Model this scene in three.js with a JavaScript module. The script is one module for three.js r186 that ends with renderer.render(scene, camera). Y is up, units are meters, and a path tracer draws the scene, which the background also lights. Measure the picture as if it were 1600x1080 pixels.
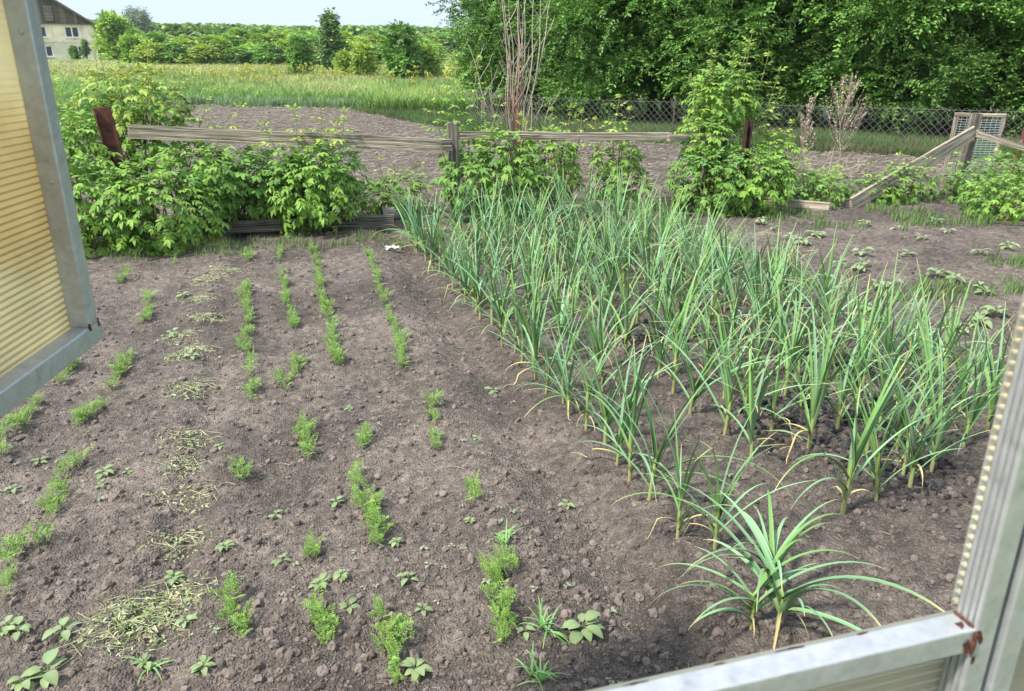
import * as THREE from 'three';

// ---------------------------------------------------------------- camera, sky, sun, exposure
// World: x runs across the beds, -z runs away from the greenhouse along the rows, metres.
const scene = new THREE.Scene();
const camera = new THREE.PerspectiveCamera(47.62, 1600 / 1080, 0.05, 6000);
camera.rotation.order = 'YXZ';
camera.position.set(0, 1.6, 0);
camera.rotation.set(-20.2 * Math.PI / 180, -15.8 * Math.PI / 180, 0);
camera.focus = 4.5; camera.userData.fStop = 13;
scene.add(camera);

const renderer = new THREE.WebGLRenderer({ antialias: true });
renderer.toneMapping = THREE.LinearToneMapping;
renderer.toneMappingExposure = 2.35;
renderer.shadowMap.enabled = true;

const sunDir = new THREE.Vector3(-0.60, 0.85, 0.22).normalize();
{ // hazy late-spring sky: pale at the horizon, a soft glow round the sun
  const W = 256, H = 128, d = new Float32Array(W * H * 4), v = new THREE.Vector3();
  for (let j = 0; j < H; j++) for (let i = 0; i < W; i++) {
    const th = (j + .5) / H * Math.PI - Math.PI / 2, ph = (i + .5) / W * 2 * Math.PI - Math.PI;
    v.set(Math.cos(th) * Math.cos(ph), Math.sin(th), Math.cos(th) * Math.sin(ph));
    const e = Math.max(0, v.y), k = 1 - Math.exp(-e * 2.4), g = Math.pow(Math.max(0, v.dot(sunDir)), 7) * .55;
    const o = (j * W + i) * 4;
    d[o] = .355 + (.38 - .355) * k + g; d[o + 1] = .415 + (.47 - .415) * k + g * .95; d[o + 2] = .495 + (.60 - .495) * k + g * .86; d[o + 3] = 1;
  }
  const t = new THREE.DataTexture(d, W, H, THREE.RGBAFormat, THREE.FloatType);
  t.mapping = THREE.EquirectangularReflectionMapping; t.magFilter = t.minFilter = THREE.LinearFilter; t.needsUpdate = true;
  scene.background = t; scene.environment = t;
}
const sun = new THREE.DirectionalLight(new THREE.Color(1, .94, .83), 3.0);
sun.position.copy(sunDir).multiplyScalar(60).add(new THREE.Vector3(3, 0, -9));
sun.target.position.set(3, 0, -9);
sun.castShadow = true; sun.shadow.radius = 9; sun.shadow.mapSize.set(4096, 4096);
Object.assign(sun.shadow.camera, { left: -30, right: 30, top: 30, bottom: -30, near: 1, far: 140 });
scene.add(sun, sun.target);
scene.fog = new THREE.FogExp2(new THREE.Color(.74, .84, .95), 0.00022);

// ---------------------------------------------------------------- helpers
function rng(s) { let a = s >>> 0; return () => { a = a + 0x6D2B79F5 | 0; let t = Math.imul(a ^ a >>> 15, 1 | a); t = t + Math.imul(t ^ t >>> 7, 61 | t) ^ t; return ((t ^ t >>> 14) >>> 0) / 4294967296; }; }
const V = (x, y, z) => new THREE.Vector3(x, y, z);
const PI = Math.PI, mix = (a, b, t) => a + (b - a) * t, clamp = (x, a = 0, b = 1) => Math.min(b, Math.max(a, x));
const smooth = (a, b, x) => { const t = clamp((x - a) / (b - a)); return t * t * (3 - 2 * t); };
const hsh = (x, y) => { let h = Math.imul(x, 374761393) + Math.imul(y, 668265263) | 0; h = Math.imul(h ^ h >>> 13, 1274126177); return ((h ^ h >>> 16) >>> 0) / 4294967296; };
function noise(x, y, per = 0) { // value noise, optional period
  const xi = Math.floor(x), yi = Math.floor(y), fx = x - xi, fy = y - yi, u = fx * fx * (3 - 2 * fx), w = fy * fy * (3 - 2 * fy);
  const m = per ? (a => ((a % per) + per) % per) : (a => a);
  const a = hsh(m(xi), m(yi)), b = hsh(m(xi + 1), m(yi)), c = hsh(m(xi), m(yi + 1)), d = hsh(m(xi + 1), m(yi + 1));
  return a + (b - a) * u + (c - a) * w + (a - b - c + d) * u * w;
}
function fbm(x, y, oct = 4, per = 0, gain = .5) { let s = 0, a = 1, n = 0; for (let i = 0; i < oct; i++) { s += a * noise(x, y, per); n += a; a *= gain; x = x * 2 + (per ? 0 : 17.3); y = y * 2 + (per ? 0 : 5.7); per *= 2; } return s / n; }
const ord = n => n + (n % 100 > 10 && n % 100 < 14 ? 'th' : ['th', 'st', 'nd', 'rd'][n % 10] || 'th');
const taken = {};
function numbered(n) { const k = taken[n] = (taken[n] || 0) + 1; return k === 1 ? n : `${n}_${String(k - 1).padStart(3, '0')}`; }
function sh(o) { o.traverse(m => { if (m.isMesh) { m.castShadow = m.receiveShadow = true; } }); return o; }
function tag(o, label, category, group) { o.userData.label = label; o.userData.category = category; if (group) o.userData.group = group; return o; }
function thing(name, label, category, x = 0, y = 0, z = 0, group) { const g = new THREE.Group(); g.name = numbered(name); g.position.set(x, y, z); tag(g, label, category, group); scene.add(g); return g; }
function part(parent, name, geo, m, kind) { const o = new THREE.Mesh(geo, m); o.name = name; if (kind) o.userData.kind = kind; o.castShadow = o.receiveShadow = true; parent.add(o); return o; }
function structure(name, geo, m) { const o = part(scene, name, geo, m, 'structure'); return o; }
function stuff(name, geo, m, mats, cols, label, category) { // uncountable things, one object
  const o = new THREE.InstancedMesh(geo, m, mats.length); o.name = name; o.userData.kind = 'stuff'; tag(o, label, category);
  mats.forEach((k, i) => o.setMatrixAt(i, k)); if (cols) cols.forEach((c, i) => o.setColorAt(i, c));
  o.castShadow = o.receiveShadow = true; scene.add(o); return o;
}
const E_ = new THREE.Euler(), Q_ = new THREE.Quaternion();
const M4 = (x, y, z, rx, ry, rz, sx, sy = sx, sz = sx) => new THREE.Matrix4().compose(V(x, y, z), new THREE.Quaternion().setFromEuler(new THREE.Euler(rx, ry, rz, 'YXZ')), V(sx, sy, sz));
// frame with +z along dir and +y close to up
function basis(p, dir, up, s = 1) {
  const z = dir.clone().normalize(), x = V(0, 0, 0).crossVectors(up, z); if (x.lengthSq() < 1e-6) x.set(1, 0, 0); x.normalize();
  const y = V(0, 0, 0).crossVectors(z, x);
  return new THREE.Matrix4().makeBasis(x.multiplyScalar(s), y.multiplyScalar(s), z.multiplyScalar(s)).setPosition(p);
}
class Acc { // collects triangles with vertex colours
  constructor() { this.p = []; this.c = []; this.i = []; this.n = 0; }
  v(x, y, z, c) { this.p.push(x, y, z); this.c.push(c[0], c[1], c[2]); return this.n++; }
  t(a, b, c) { this.i.push(a, b, c); }
  add(o, m, tint = [1, 1, 1]) {
    const e = m.elements, base = this.n, P = o.p, C = o.c;
    for (let k = 0; k < P.length; k += 3) {
      const x = P[k], y = P[k + 1], z = P[k + 2];
      this.p.push(e[0] * x + e[4] * y + e[8] * z + e[12], e[1] * x + e[5] * y + e[9] * z + e[13], e[2] * x + e[6] * y + e[10] * z + e[14]);
      this.c.push(C[k] * tint[0], C[k + 1] * tint[1], C[k + 2] * tint[2]);
    }
    for (let k = 0; k < o.i.length; k++) this.i.push(o.i[k] + base);
    this.n += P.length / 3; return this;
  }
  tube(pts, rads, col, sides = 5) {
    let prev = null; const up = V(.13, .2, .97);
    for (let k = 0; k < pts.length; k++) {
      const d = (k < pts.length - 1 ? pts[k + 1].clone().sub(pts[k]) : pts[k].clone().sub(pts[k - 1])).normalize();
      const x = V(0, 0, 0).crossVectors(up, d).normalize(), y = V(0, 0, 0).crossVectors(d, x), ring = [];
      const r = Array.isArray(rads) ? rads[k] : rads, c = Array.isArray(col[0]) ? col[k] : col;
      for (let s = 0; s < sides; s++) { const a = s / sides * 2 * PI; const q = pts[k].clone().addScaledVector(x, Math.cos(a) * r).addScaledVector(y, Math.sin(a) * r); ring.push(this.v(q.x, q.y, q.z, c)); }
      if (prev) for (let s = 0; s < sides; s++) { const t = (s + 1) % sides; this.t(prev[s], prev[t], ring[t]); this.t(prev[s], ring[t], ring[s]); }
      prev = ring;
    }
    return this;
  }
  geo() {
    const g = new THREE.BufferGeometry();
    g.setAttribute('position', new THREE.Float32BufferAttribute(this.p, 3)); g.setAttribute('color', new THREE.Float32BufferAttribute(this.c, 3));
    g.setIndex(this.i); g.computeVertexNormals(); return g;
  }
}
function tex(W, H, f, srgb, rx = 1, ry = 1) {
  const d = new Uint8Array(W * H * 4);
  for (let j = 0; j < H; j++) for (let i = 0; i < W; i++) { const c = f(i / W, j / H), o = (j * W + i) * 4; d[o] = clamp(c[0]) * 255; d[o + 1] = clamp(c[1]) * 255; d[o + 2] = clamp(c[2]) * 255; d[o + 3] = 255; }
  const t = new THREE.DataTexture(d, W, H); t.wrapS = t.wrapT = THREE.RepeatWrapping; t.magFilter = THREE.LinearFilter; t.minFilter = THREE.LinearMipmapLinearFilter; t.generateMipmaps = true;
  if (srgb) t.colorSpace = THREE.SRGBColorSpace; t.repeat.set(rx, ry); t.needsUpdate = true; return t;
}
const std = o => new THREE.MeshStandardMaterial(o), phys = o => new THREE.MeshPhysicalMaterial(o);

// ---------------------------------------------------------------- materials
const soilMap = tex(1024, 1024, (u, v) => {
  const a = fbm(u * 6, v * 6, 5, 6), b = fbm(u * 48 + .3, v * 48, 3, 48), s = noise(u * 200, v * 200, 200);
  let k = .585 + .24 * (a - .5) + .30 * (b - .5) + .13 * (s - .5);
  const pale = s > .93 && noise(u * 64, v * 64, 64) > .5 ? .13 : 0;
  return [k * .955 + pale, k * .875 + pale * .95, k * .81 + pale * .8];
}, true, 1 / 1.7, 1 / 1.7);
const soilBump = tex(1024, 1024, (u, v) => { const a = fbm(u * 50, v * 50, 4, 50, .7), r = 1 - Math.abs(2 * fbm(u * 120, v * 120, 2, 120) - 1); const k = .6 * a + .4 * r * r; return [k, k, k]; }, false, 1 / 1.1, 1 / 1.1);
const M = {};
M.soil = std({ map: soilMap, bumpMap: soilBump, bumpScale: .02, roughness: 1, vertexColors: true });
M.clod = std({ color: new THREE.Color(.13, .107, .095), roughness: 1 });
M.leaf = phys({ vertexColors: true, clearcoat: .3, clearcoatRoughness: .38, roughness: .88, transmission: .34, thickness: 0, specularIntensity: .6, side: THREE.DoubleSide });
M.garlic = phys({ vertexColors: true, roughness: .58, specularIntensity: .6, side: THREE.DoubleSide, sheen: .25, sheenRoughness: .5, sheenColor: new THREE.Color(.5, .6, .55) });
M.stem = std({ vertexColors: true, roughness: .8, side: THREE.DoubleSide });
M.grass = phys({ vertexColors: true, roughness: .9, transmission: .3, thickness: 0, side: THREE.DoubleSide });
const woodTex = tex(512, 256, (u, v) => {
  const w = fbm(u * 3, v * 24, 3, 0), g = fbm(u * 4 + 7, v * 70 + 3 * w, 3), c = noise(u * 5, v * 150 + 9 * w), crack = c > .84 ? .55 : 1;
  const k = (.50 + .5 * (g - .5) + .45 * (w - .5)) * crack; return [k * 1.02, k * .96, k * .87];
}, true, 1 / 1.3, 1 / .35);
woodTex.wrapS = woodTex.wrapT = THREE.MirroredRepeatWrapping;
const woodBump = tex(512, 256, (u, v) => { const w = fbm(u * 3, v * 24, 3, 0), c = noise(u * 5, v * 150 + 9 * w), k = fbm(u * 4 + 7, v * 70, 3) * (c > .84 ? .2 : 1); return [k, k, k]; }, false, 1 / 1.3, 1 / .35);
woodBump.wrapS = woodBump.wrapT = THREE.MirroredRepeatWrapping;
M.wood = std({ map: woodTex, color: new THREE.Color(1.36, 1.33, 1.27), bumpMap: woodBump, bumpScale: .006, roughness: .95 });
M.woodDark = std({ map: woodTex, bumpMap: woodBump, bumpScale: .007, roughness: 1, color: new THREE.Color(.70, .70, .71) });
M.woodPale = std({ map: woodTex, bumpMap: woodBump, bumpScale: .006, roughness: .95, color: new THREE.Color(1.35, 1.32, 1.26) });
const rustTex = tex(256, 256, (u, v) => { const a = fbm(u * 9, v * 9, 4, 9), b = noise(u * 70, v * 70, 70), k = .7 + .6 * (a - .5) + .25 * (b - .5); const fl = fbm(u * 6 + 3, v * 6, 3) > .68 ? .16 : 0; return [.50 * k + fl, .30 * k + fl, .25 * k + fl]; }, true);
M.rustDark = std({ map: rustTex, color: new THREE.Color(.34, .36, .38), roughness: .9, bumpMap: rustTex, bumpScale: .003 });
M.rust = std({ map: rustTex, roughness: .85, metalness: .1, bumpMap: rustTex, bumpScale: .003 });
const zincTex = tex(512, 512, (u, v) => { const a = fbm(u * 14, v * 14, 4, 14), b = noise(u * 46, v * 46, 46), s = fbm(u * 30, v * 30, 3, 30); let k = .73 + .07 * (a - .5) + .03 * (b - .5) + .10 * (s - .5); if (fbm(u * 8 + 16, v * 8, 4, 8) > .72) k *= .9; return [k * .985, k * 1.0, k * 1.015]; }, true, 4, 4);
M.zinc = std({ map: zincTex, roughness: .42, metalness: .55, bumpMap: zincTex, bumpScale: .00012 });
M.weld = std({ map: rustTex, color: new THREE.Color(.9, .78, .68), roughness: .9, bumpMap: rustTex, bumpScale: .004 });
const polyTex = tex(512, 512, (u, v) => {
  const a = fbm(u * 4, v * 4, 5, 4), b = fbm(u * 12, v * 12, 4, 12), st = smooth(.46, .72, fbm(u * 5 + 10, v * 5, 5, 5));
  const k = .93 + .12 * (a - .5) + .08 * (b - .5), m = b > .74 ? .82 : 1;
  return [mix(.975, .94, st) * k * m, mix(.965, .90, st) * k * m, mix(.925, .80, st) * k * m];
}, true);
const sheet = (c, r, t) => phys({ map: polyTex, color: new THREE.Color(...c), roughness: r, transmission: t, thickness: 0, ior: 1.4, specularIntensity: .5, side: THREE.DoubleSide });
M.poly = [sheet([1, .985, .9], .5, .86), sheet([.93, .90, .77], 1, .55), sheet([.92, .88, .66], 1, .56)];
M.polyPale = [sheet([1, 1, .97], .5, .8), sheet([.96, .92, .82], 1, .45), sheet([1, .99, .94], 1, .74)];

// ---------------------------------------------------------------- the lie of the land
const terrain = (x, z) => { const r = Math.hypot(x, z); let y = 0; y += .6 * smooth(38, 95, r) + .7 * smooth(95, 135, r) + 3.0 * smooth(135, 300, r);
  const a = Math.atan2(x, -z) * 180 / PI; // hill beyond the meadow
  const crest = 8.2 - .52 * a + 1.6 * fbm(a * .25 + 4, 2, 3);
  y += Math.max(0, crest - 2) * smooth(230, 620, r) - 6 * smooth(800, 1500, r); return y; };
const linkLine = [[13.4, -9.6], [11.75, -11.4], [5.5, -17.9], [3.8, -26]]; // run of the chain-link fence
const linkX = z => { for (let i = 0; i < 3; i++) { const [x0, z0] = linkLine[i], [x1, z1] = linkLine[i + 1]; if (z <= z0 && z >= z1) return mix(x0, x1, (z - z0) / (z1 - z0)); } return z > -9.6 ? 13.4 : 3.8; };
const inField = (x, z) => Math.min(x + 4.1, linkX(z) - 1.3 - x, 33.2 + z - .66 * (x + 4) + .0, -z - 0);
const onBed = (x, z) => smooth(-9.6, -8.6, z);
function soilH(x, z, fine = true) {
  let h = 0; const near = smooth(-8.6, -7.4, z);
  const wob = .05 * (fbm(z * 1.1, 3, 2) - .5);
  h -= near * .060 * Math.exp(-((x - .93 + wob) ** 2) / .026);
  h += near * .020 * Math.exp(-((x - .62 + wob) ** 2) / .03);
  h -= near * .026 * Math.exp(-((x + .47 + wob) ** 2) / .008) - near * .012 * Math.exp(-((x + .36 + wob) ** 2) / .012);
  h += near * .012 * Math.exp(-((x + .62 + wob) ** 2) / .012);
  h -= near * .02 * Math.exp(-((x + 1.14 + wob) ** 2) / .012);
  h += .030 * (fbm(x * 2.2 + 3, z * 2.2, 3) - .5) + .022 * (fbm(x * 7, z * 7 + 9, 3) - .5);
  if (fine) { const r = fbm(x * 23 + 1, z * 23, 3, 0, .65); h += .024 * (r - .5); const q = noise(x * 46, z * 46 + 5); h += .006 * q * q; }
  return h;
}
const groundY = (x, z) => (z > -33.5 && inField(x, z) > 0) ? soilH(x, z, z > -9) : terrain(x, z);
{
  const R = [0]; let r = 1; while (r < 1500) { R.push(r); r *= 1.075; r += .25; }
  const N = 220, a = new Acc();
  for (let j = 0; j < R.length; j++) for (let i = 0; i < N; i++) {
    const t = i / N * 2 * PI, x = Math.cos(t) * R[j], z = Math.sin(t) * R[j], s = z > -34 && z < 3 ? smooth(-.2, 1.4, Math.min(inField(x, z < -.1 ? z : -.1), x + 4.1)) : 0;
    const n = fbm(x * .35, z * .35, 4), y = terrain(x, z) - .16 * s - (R[j] > 700 ? 0 : 0);
    const c = [.10 + .07 * n, .15 + .07 * n, .035 + .03 * n];
    a.v(x, y, z, c);
  }
  for (let j = 0; j < R.length - 1; j++) for (let i = 0; i < N; i++) { const k = (i + 1) % N, p = j * N + i, q = j * N + k; a.t(p, q, q + N); a.t(p, q + N, p + N); }
  structure('ground', a.geo(), std({ vertexColors: true, roughness: 1 }));
}
function soilSheet(name, xs, zs, keep, fine, tone) {
  const a = new Acc(), uv = [], W = xs.length, ids = [];
  for (const z of zs) for (const x of xs) { const c = tone(x, z); ids.push(a.v(x, soilH(x, z, fine), z, c)); uv.push(x, z); }
  for (let j = 0; j < zs.length - 1; j++) for (let i = 0; i < W - 1; i++) {
    if (!keep((xs[i] + xs[i + 1]) / 2, (zs[j] + zs[j + 1]) / 2)) continue;
    const p = j * W + i; a.t(p, p + W, p + 1); a.t(p + 1, p + W, p + W + 1);
  }
  const g = a.geo(); g.setAttribute('uv', new THREE.Float32BufferAttribute(uv, 2)); const n = g.attributes.normal; if (n.getY(0) < 0 && n.getY(5) < 0) { g.index.array.reverse(); g.computeVertexNormals(); }
  structure(name, g, M.soil);
}
{
  const xs = [], zs = []; for (let x = -5.2; x < 9.6; x += .019) xs.push(x); let z = .2, s = .02; while (z > -9.3) { zs.push(z); if (z < -1) s *= 1.0032; z -= z > -1 ? .06 : Math.max(.0125, s * .66); }
  soilSheet('garden_soil', xs, zs, (x, z) => x > -4.2 + .3 * noise(z, 1) , true, (x, z) => {
    const n = fbm(x * 1.7, z * 1.7, 4), damp = smooth(.42, .62, fbm(x * 1.3 + 9, z * 1.3, 4) + .22 * smooth(.72, 1.15, x) * smooth(4.4, 3.2, x) + .12 * Math.exp(-((x + .42) ** 2) / .02) - .05);
    const k = (.86 + .22 * (n - .5)) * mix(1, .60, damp * .75), far = smooth(-6.5, -7.6, z) * .06;
    return [k * .62 + far * .6, k * .615 + far * .6, k * .615 + far * .55];
  });
  const fx = [], fz = []; for (let x = -4.6; x < 14; x += .085) fx.push(x); for (let z = -9.18; z > -33.6; z -= .085) fz.push(z);
  soilSheet('field_soil', fx, fz, (x, z) => inField(x, z) > .7 * (noise(x * 1.5, z * 1.5) - .5), false, (x, z) => {
    const n = fbm(x * 1.2, z * 3.2, 4), k = .80 + .4 * (n - .5); return [k * .585, k * .565, k * .54];
  });
  { // beaten earth inside the greenhouse, behind and under the viewer
    const gx = [], gz = []; for (let x = -1.7; x < 1.71; x += .06) gx.push(x); for (let z = 4.6; z > .12; z -= .06) gz.push(z);
    soilSheet('greenhouse_floor', gx, gz, () => true, false, (x, z) => { const k = .8 + .3 * (fbm(x * 2, z * 2, 3) - .5); return [k * .6, k * .58, k * .56]; });
  }
}

// ---------------------------------------------------------------- greenhouse front
// hollow-section tube with softly rounded edges along local x, y or z; uv in metres
function tubeGeo(w, h, len, axis, groove = 0) {
  const s = new THREE.Shape(), r = Math.min(w, h) * .12, a = w / 2, b = h / 2;
  s.moveTo(-a + r, -b); s.lineTo(a - r, -b); s.quadraticCurveTo(a, -b, a, -b + r); s.lineTo(a, b - r); s.quadraticCurveTo(a, b, a - r, b); s.lineTo(-a + r, b); s.quadraticCurveTo(-a, b, -a, b - r);
  if (groove) for (const g of [.22, -.05, -.3]) { s.lineTo(-a, g * h + .0012); s.lineTo(-a + groove, g * h + .0006); s.lineTo(-a + groove, g * h - .0006); s.lineTo(-a, g * h - .0012); }
  s.lineTo(-a, -b + r); s.quadraticCurveTo(-a, -b, -a + r, -b);
  const g = new THREE.ExtrudeGeometry(s, { depth: len, bevelEnabled: false, curveSegments: 4, steps: 1 }); g.translate(0, 0, -len / 2);
  if (axis === 'x') g.rotateY(PI / 2); if (axis === 'y') g.rotateX(-PI / 2);
  return g;
}
// twin-wall polycarbonate: two skins and the webs between them, flutes along x, y up, depth along z
function polySheet(parent, name, x, yy, zz, w, h, mats, d = .006, pitch = .0095) { // near skin, webs, far skin
  const grp = new THREE.Group(); grp.name = name; grp.position.set(x, yy, zz); parent.add(grp);
  let P = [], U = [], I = []; let n = 0;
  const done = (nm, m) => { const g = new THREE.BufferGeometry(); g.setAttribute('position', new THREE.Float32BufferAttribute(P, 3)); g.setAttribute('uv', new THREE.Float32BufferAttribute(U, 2)); g.setIndex(I); g.computeVertexNormals(); part(grp, nm, g, m, nm === 'ribs' ? 'stuff' : undefined); P = []; U = []; I = []; n = 0; };
  const quad = (a, b, c, e, uvs) => { for (const [k, q] of [a, b, c, e].entries()) { P.push(...q); U.push(...uvs[k]); } I.push(n, n + 1, n + 2, n, n + 2, n + 3); n += 4; };
  const f = (x, y) => [x / 1.1, y / 1.1];
  const skin = z => quad([0, 0, z], [w, 0, z], [w, h, z], [0, h, z], [f(0, 0), f(w, 0), f(w, h), f(0, h)]);
  skin(d); done('near_skin', mats[0]); skin(0); done('far_skin', mats[2]);
  for (let y = .002; y < h; y += pitch) { quad([0, y, .0004], [w, y, .0004], [w, y, d - .0004], [0, y, d - .0004], [f(0, y), f(w, y), f(w, y), f(0, y)]);
    quad([0, y + .0012, .0004], [w, y + .0012, .0004], [w, y + .0012, d - .0004], [0, y + .0012, d - .0004], [f(0, y), f(w, y), f(w, y), f(0, y)]); }
  done('ribs', mats[1]); return grp;
}
function weldBead(parent, x, y, z, len, r, axis, seed) {
  const R = rng(seed), a = new Acc(), pts = [], rad = []; for (let k = 0; k <= 7; k++) { const t = (k / 7 - .5) * len; pts.push(axis === 'y' ? V(x + (R() - .5) * .001, y + t, z) : V(x, y, z + t)); rad.push(r * (.6 + .7 * R()) * (k % 7 ? 1 : .4)); }
  a.tube(pts, rad, [1, 1, 1], 7); const g = a.geo(); const uv = []; for (let i = 0; i < a.n; i++) uv.push(a.p[3 * i + 1] * 30, a.p[3 * i + 2] * 30 + a.p[3 * i] * 30); g.setAttribute('uv', new THREE.Float32BufferAttribute(uv, 2)); part(parent, 'weld_bead', g, M.weld);
}
const WZ = -.3745, RAIL = 1.186, JX = .478, T = .0215; // wall plane, rail top, inner edge of the closing stile, tube size
{
  const g = thing('greenhouse_door', 'galvanised greenhouse door with rusty welded rail at lower right', 'door', 0, 0, WZ);
  const stile = (x, y0, y1, gr) => { const o = part(g, 'stile', tubeGeo(T, T, y1 - y0, 'y', gr), M.zinc); o.position.set(x, (y0 + y1) / 2, -T / 2); return o; };
  stile(JX + T / 2, .06, 2.02, .0022); stile(-.512 - T / 2, .06, 2.02, 0);
  const rail = (n, y) => { const o = part(g, n, tubeGeo(T, T * 1.05, JX + .512, 'x'), M.zinc); o.position.set((JX - .512) / 2, y - T * .525, -T / 2 - .0005); return o; };
  rail('middle_rail', RAIL); rail('bottom_rail', .09); rail('top_rail', 2.02);
  weldBead(g, JX - .001, RAIL - .013, .0012, .024, .0017, 'y', 4); weldBead(g, JX - .001, RAIL + .001, -.012, .02, .0015, 'z', 5);
  const rust = (seed, m, rx, ry) => { // a blotch of rust with a ragged outline, a hair proud of the metal
    const a = new Acc(), N = 26, uv = [.5, .5]; a.v(0, 0, 0, [1, 1, 1]); for (let k = 0; k < N; k++) { const t = k / N * 2 * PI, r = .45 + 1.0 * noise(Math.cos(t) * 2.2 + seed, Math.sin(t) * 2.2 + seed * 3); a.v(Math.cos(t) * rx * r, Math.sin(t) * ry * r, 0, [1, 1, 1]); uv.push(.5 + Math.cos(t) * .2 + seed * .13, .5 + Math.sin(t) * .2); } for (let k = 0; k < N; k++) a.t(0, 1 + k, 1 + (k + 1) % N);
    const gg = a.geo(); gg.setAttribute('uv', new THREE.Float32BufferAttribute(uv, 2)); const o = part(g, 'rust_patch', gg, M.weld); m.decompose(o.position, o.quaternion, o.scale); };
  rust(1, M4(JX - .006, RAIL - .012, .0003, 0, 0, 0, 1), .003, .008); rust(2, M4(JX + .006, RAIL - .010, .0004, 0, 0, .3, 1), .003, .008); rust(3, M4(JX + .004, RAIL - .030, .0004, 0, 0, 0, 1), .0015, .005);
  rust(4, M4(JX - .008, RAIL + .0004, -.008, -PI / 2, 0, 0, 1), .0035, .004); for (const [x, q, s] of [[.33, .021, .018], [.27, .0215, .010], [.2, .021, .014], [.10, .0212, .012], [.39, .0205, .008]]) rust(x * 40, M4(x, RAIL + .0004, -q, -PI / 2, 0, 0, 1), s * .7, .0009);
  polySheet(g, 'polycarbonate_panel', -.512 - T + .001, .09, -T - .0075, JX + T + .512 + T - .002, RAIL - .095, M.polyPale);
  polySheet(g, 'polycarbonate_trim', JX + .003, RAIL + .004, -T - .0078, .031, .79, M.polyPale, .006, .0085);
}
{
  const g = thing('greenhouse_front_wall', 'fixed greenhouse wall of pale ribbed polycarbonate beside the door jamb', 'greenhouse wall', 0, 0, WZ);
  const x0 = JX + T + .007;
  for (const [x, n] of [[x0 + T / 2, 'jamb'], [-.512 - T - .007 - T / 2, 'jamb'], [x0 + 1.0, 'post'], [-1.6, 'post']]) part(g, n, tubeGeo(T, T, 2.1, 'y'), M.zinc).position.set(x, 1.05, -T / 2 + .002);
  const r = part(g, 'header', tubeGeo(T, T, 2.9, 'x'), M.zinc); r.position.set(-.08, 2.115, -T / 2);
  polySheet(g, 'polycarbonate_panel', x0 + .006, .02, -T - .006, 1.0, 2.08, M.polyPale);
  polySheet(g, 'polycarbonate_panel', -1.6, .02, -T - .006, 1.05, 2.08, M.polyPale);
}
{ // the upper leaf of the door stands open, hinged on the left stile
  const L = .945, Hh = .78, S = .031, g = thing('greenhouse_vent_window', 'open vent window of yellowed ribbed polycarbonate in grey metal frame', 'window', -.523, RAIL + .026, WZ - .004);
  g.rotation.y = PI / 2 - 12.3 * PI / 180; // local x runs from the hinge to the free edge, local +z faces the view
  const st = (x) => { const o = part(g, 'stile', tubeGeo(S, S, Hh, 'y'), M.zinc); o.position.set(x, Hh / 2, 0); return o; };
  st(S / 2); st(L - S / 2);
  const rl = (y) => { const o = part(g, 'rail', tubeGeo(S, S, L - 2 * S - .001, 'x'), M.zinc); o.position.set(L / 2, y, -.0004); };
  rl(Hh - S / 2);
  { const o = part(g, 'rail', tubeGeo(S, S, L + .006, 'x'), M.zinc); o.position.set(L / 2 + .004, -S / 2 - .0004, .0005); }
  polySheet(g, 'polycarbonate_panel', .004, -.012, -S / 2 - .0072, L - .008, Hh + .01, M.poly);
  weldBead(g, L - S - .001, .0, S / 2 + .0006, .012, .002, 'y', 9); weldBead(g, L - .002, -.001, S / 2, .014, .0026, 'y', 8);
  for (const y of [.12, .66]) { const h = part(g, 'hinge', tubeGeo(.012, .012, .07, 'y'), M.zinc); h.position.set(-.007, y, .012); }
  const rv = new THREE.SphereGeometry(.0035, 8, 6); for (const y of [.22, .42, .62]) { const o = part(g, 'screw_head', rv, M.zinc); o.scale.x = .4; o.position.set(L - S - .0005, y, .002); }
}

// ---------------------------------------------------------------- plank fence
function plankGeo(len, hgt, dep, seed, warp = .012) { // runs along x from 0, centred on y and z
  const g = new THREE.BoxGeometry(len, hgt, dep, Math.max(6, Math.round(len * 9)), 3, 2); g.translate(len / 2, 0, 0);
  const p = g.attributes.position, n = g.attributes.normal, uv = g.attributes.uv;
  for (let i = 0; i < p.count; i++) {
    const x = p.getX(i), y = p.getY(i), z = p.getZ(i), ny = Math.abs(n.getY(i)), nx = Math.abs(n.getX(i));
    uv.setXY(i, nx > .5 ? z + seed : x + seed * .37, (nx > .5 ? y : ny > .5 ? z + .11 : y) + seed * .213);
    const e = (fbm(x * 4 + seed, y * 9 + z * 7, 3) - .5);
    p.setXYZ(i, x + (Math.abs(x) < .01 || Math.abs(x - len) < .01 ? .02 * (noise(y * 60 + seed, z * 40) - .5) : 0), y + Math.sign(y) * e * .012 + warp * (fbm(x * .9 + seed, 2, 2) - .5) * 2, z + Math.sign(z) * e * .006);
  }
  g.computeVertexNormals(); return g;
}
function between(o, a, b) { // aim a piece built along x from a to b
  const d = b.clone().sub(a).normalize(), z = V(0, 0, 0).crossVectors(d, V(0, 1, 0)).normalize(), y = V(0, 0, 0).crossVectors(z, d);
  o.quaternion.setFromRotationMatrix(new THREE.Matrix4().makeBasis(d, y, z)); o.position.copy(a); return o;
}
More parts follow.
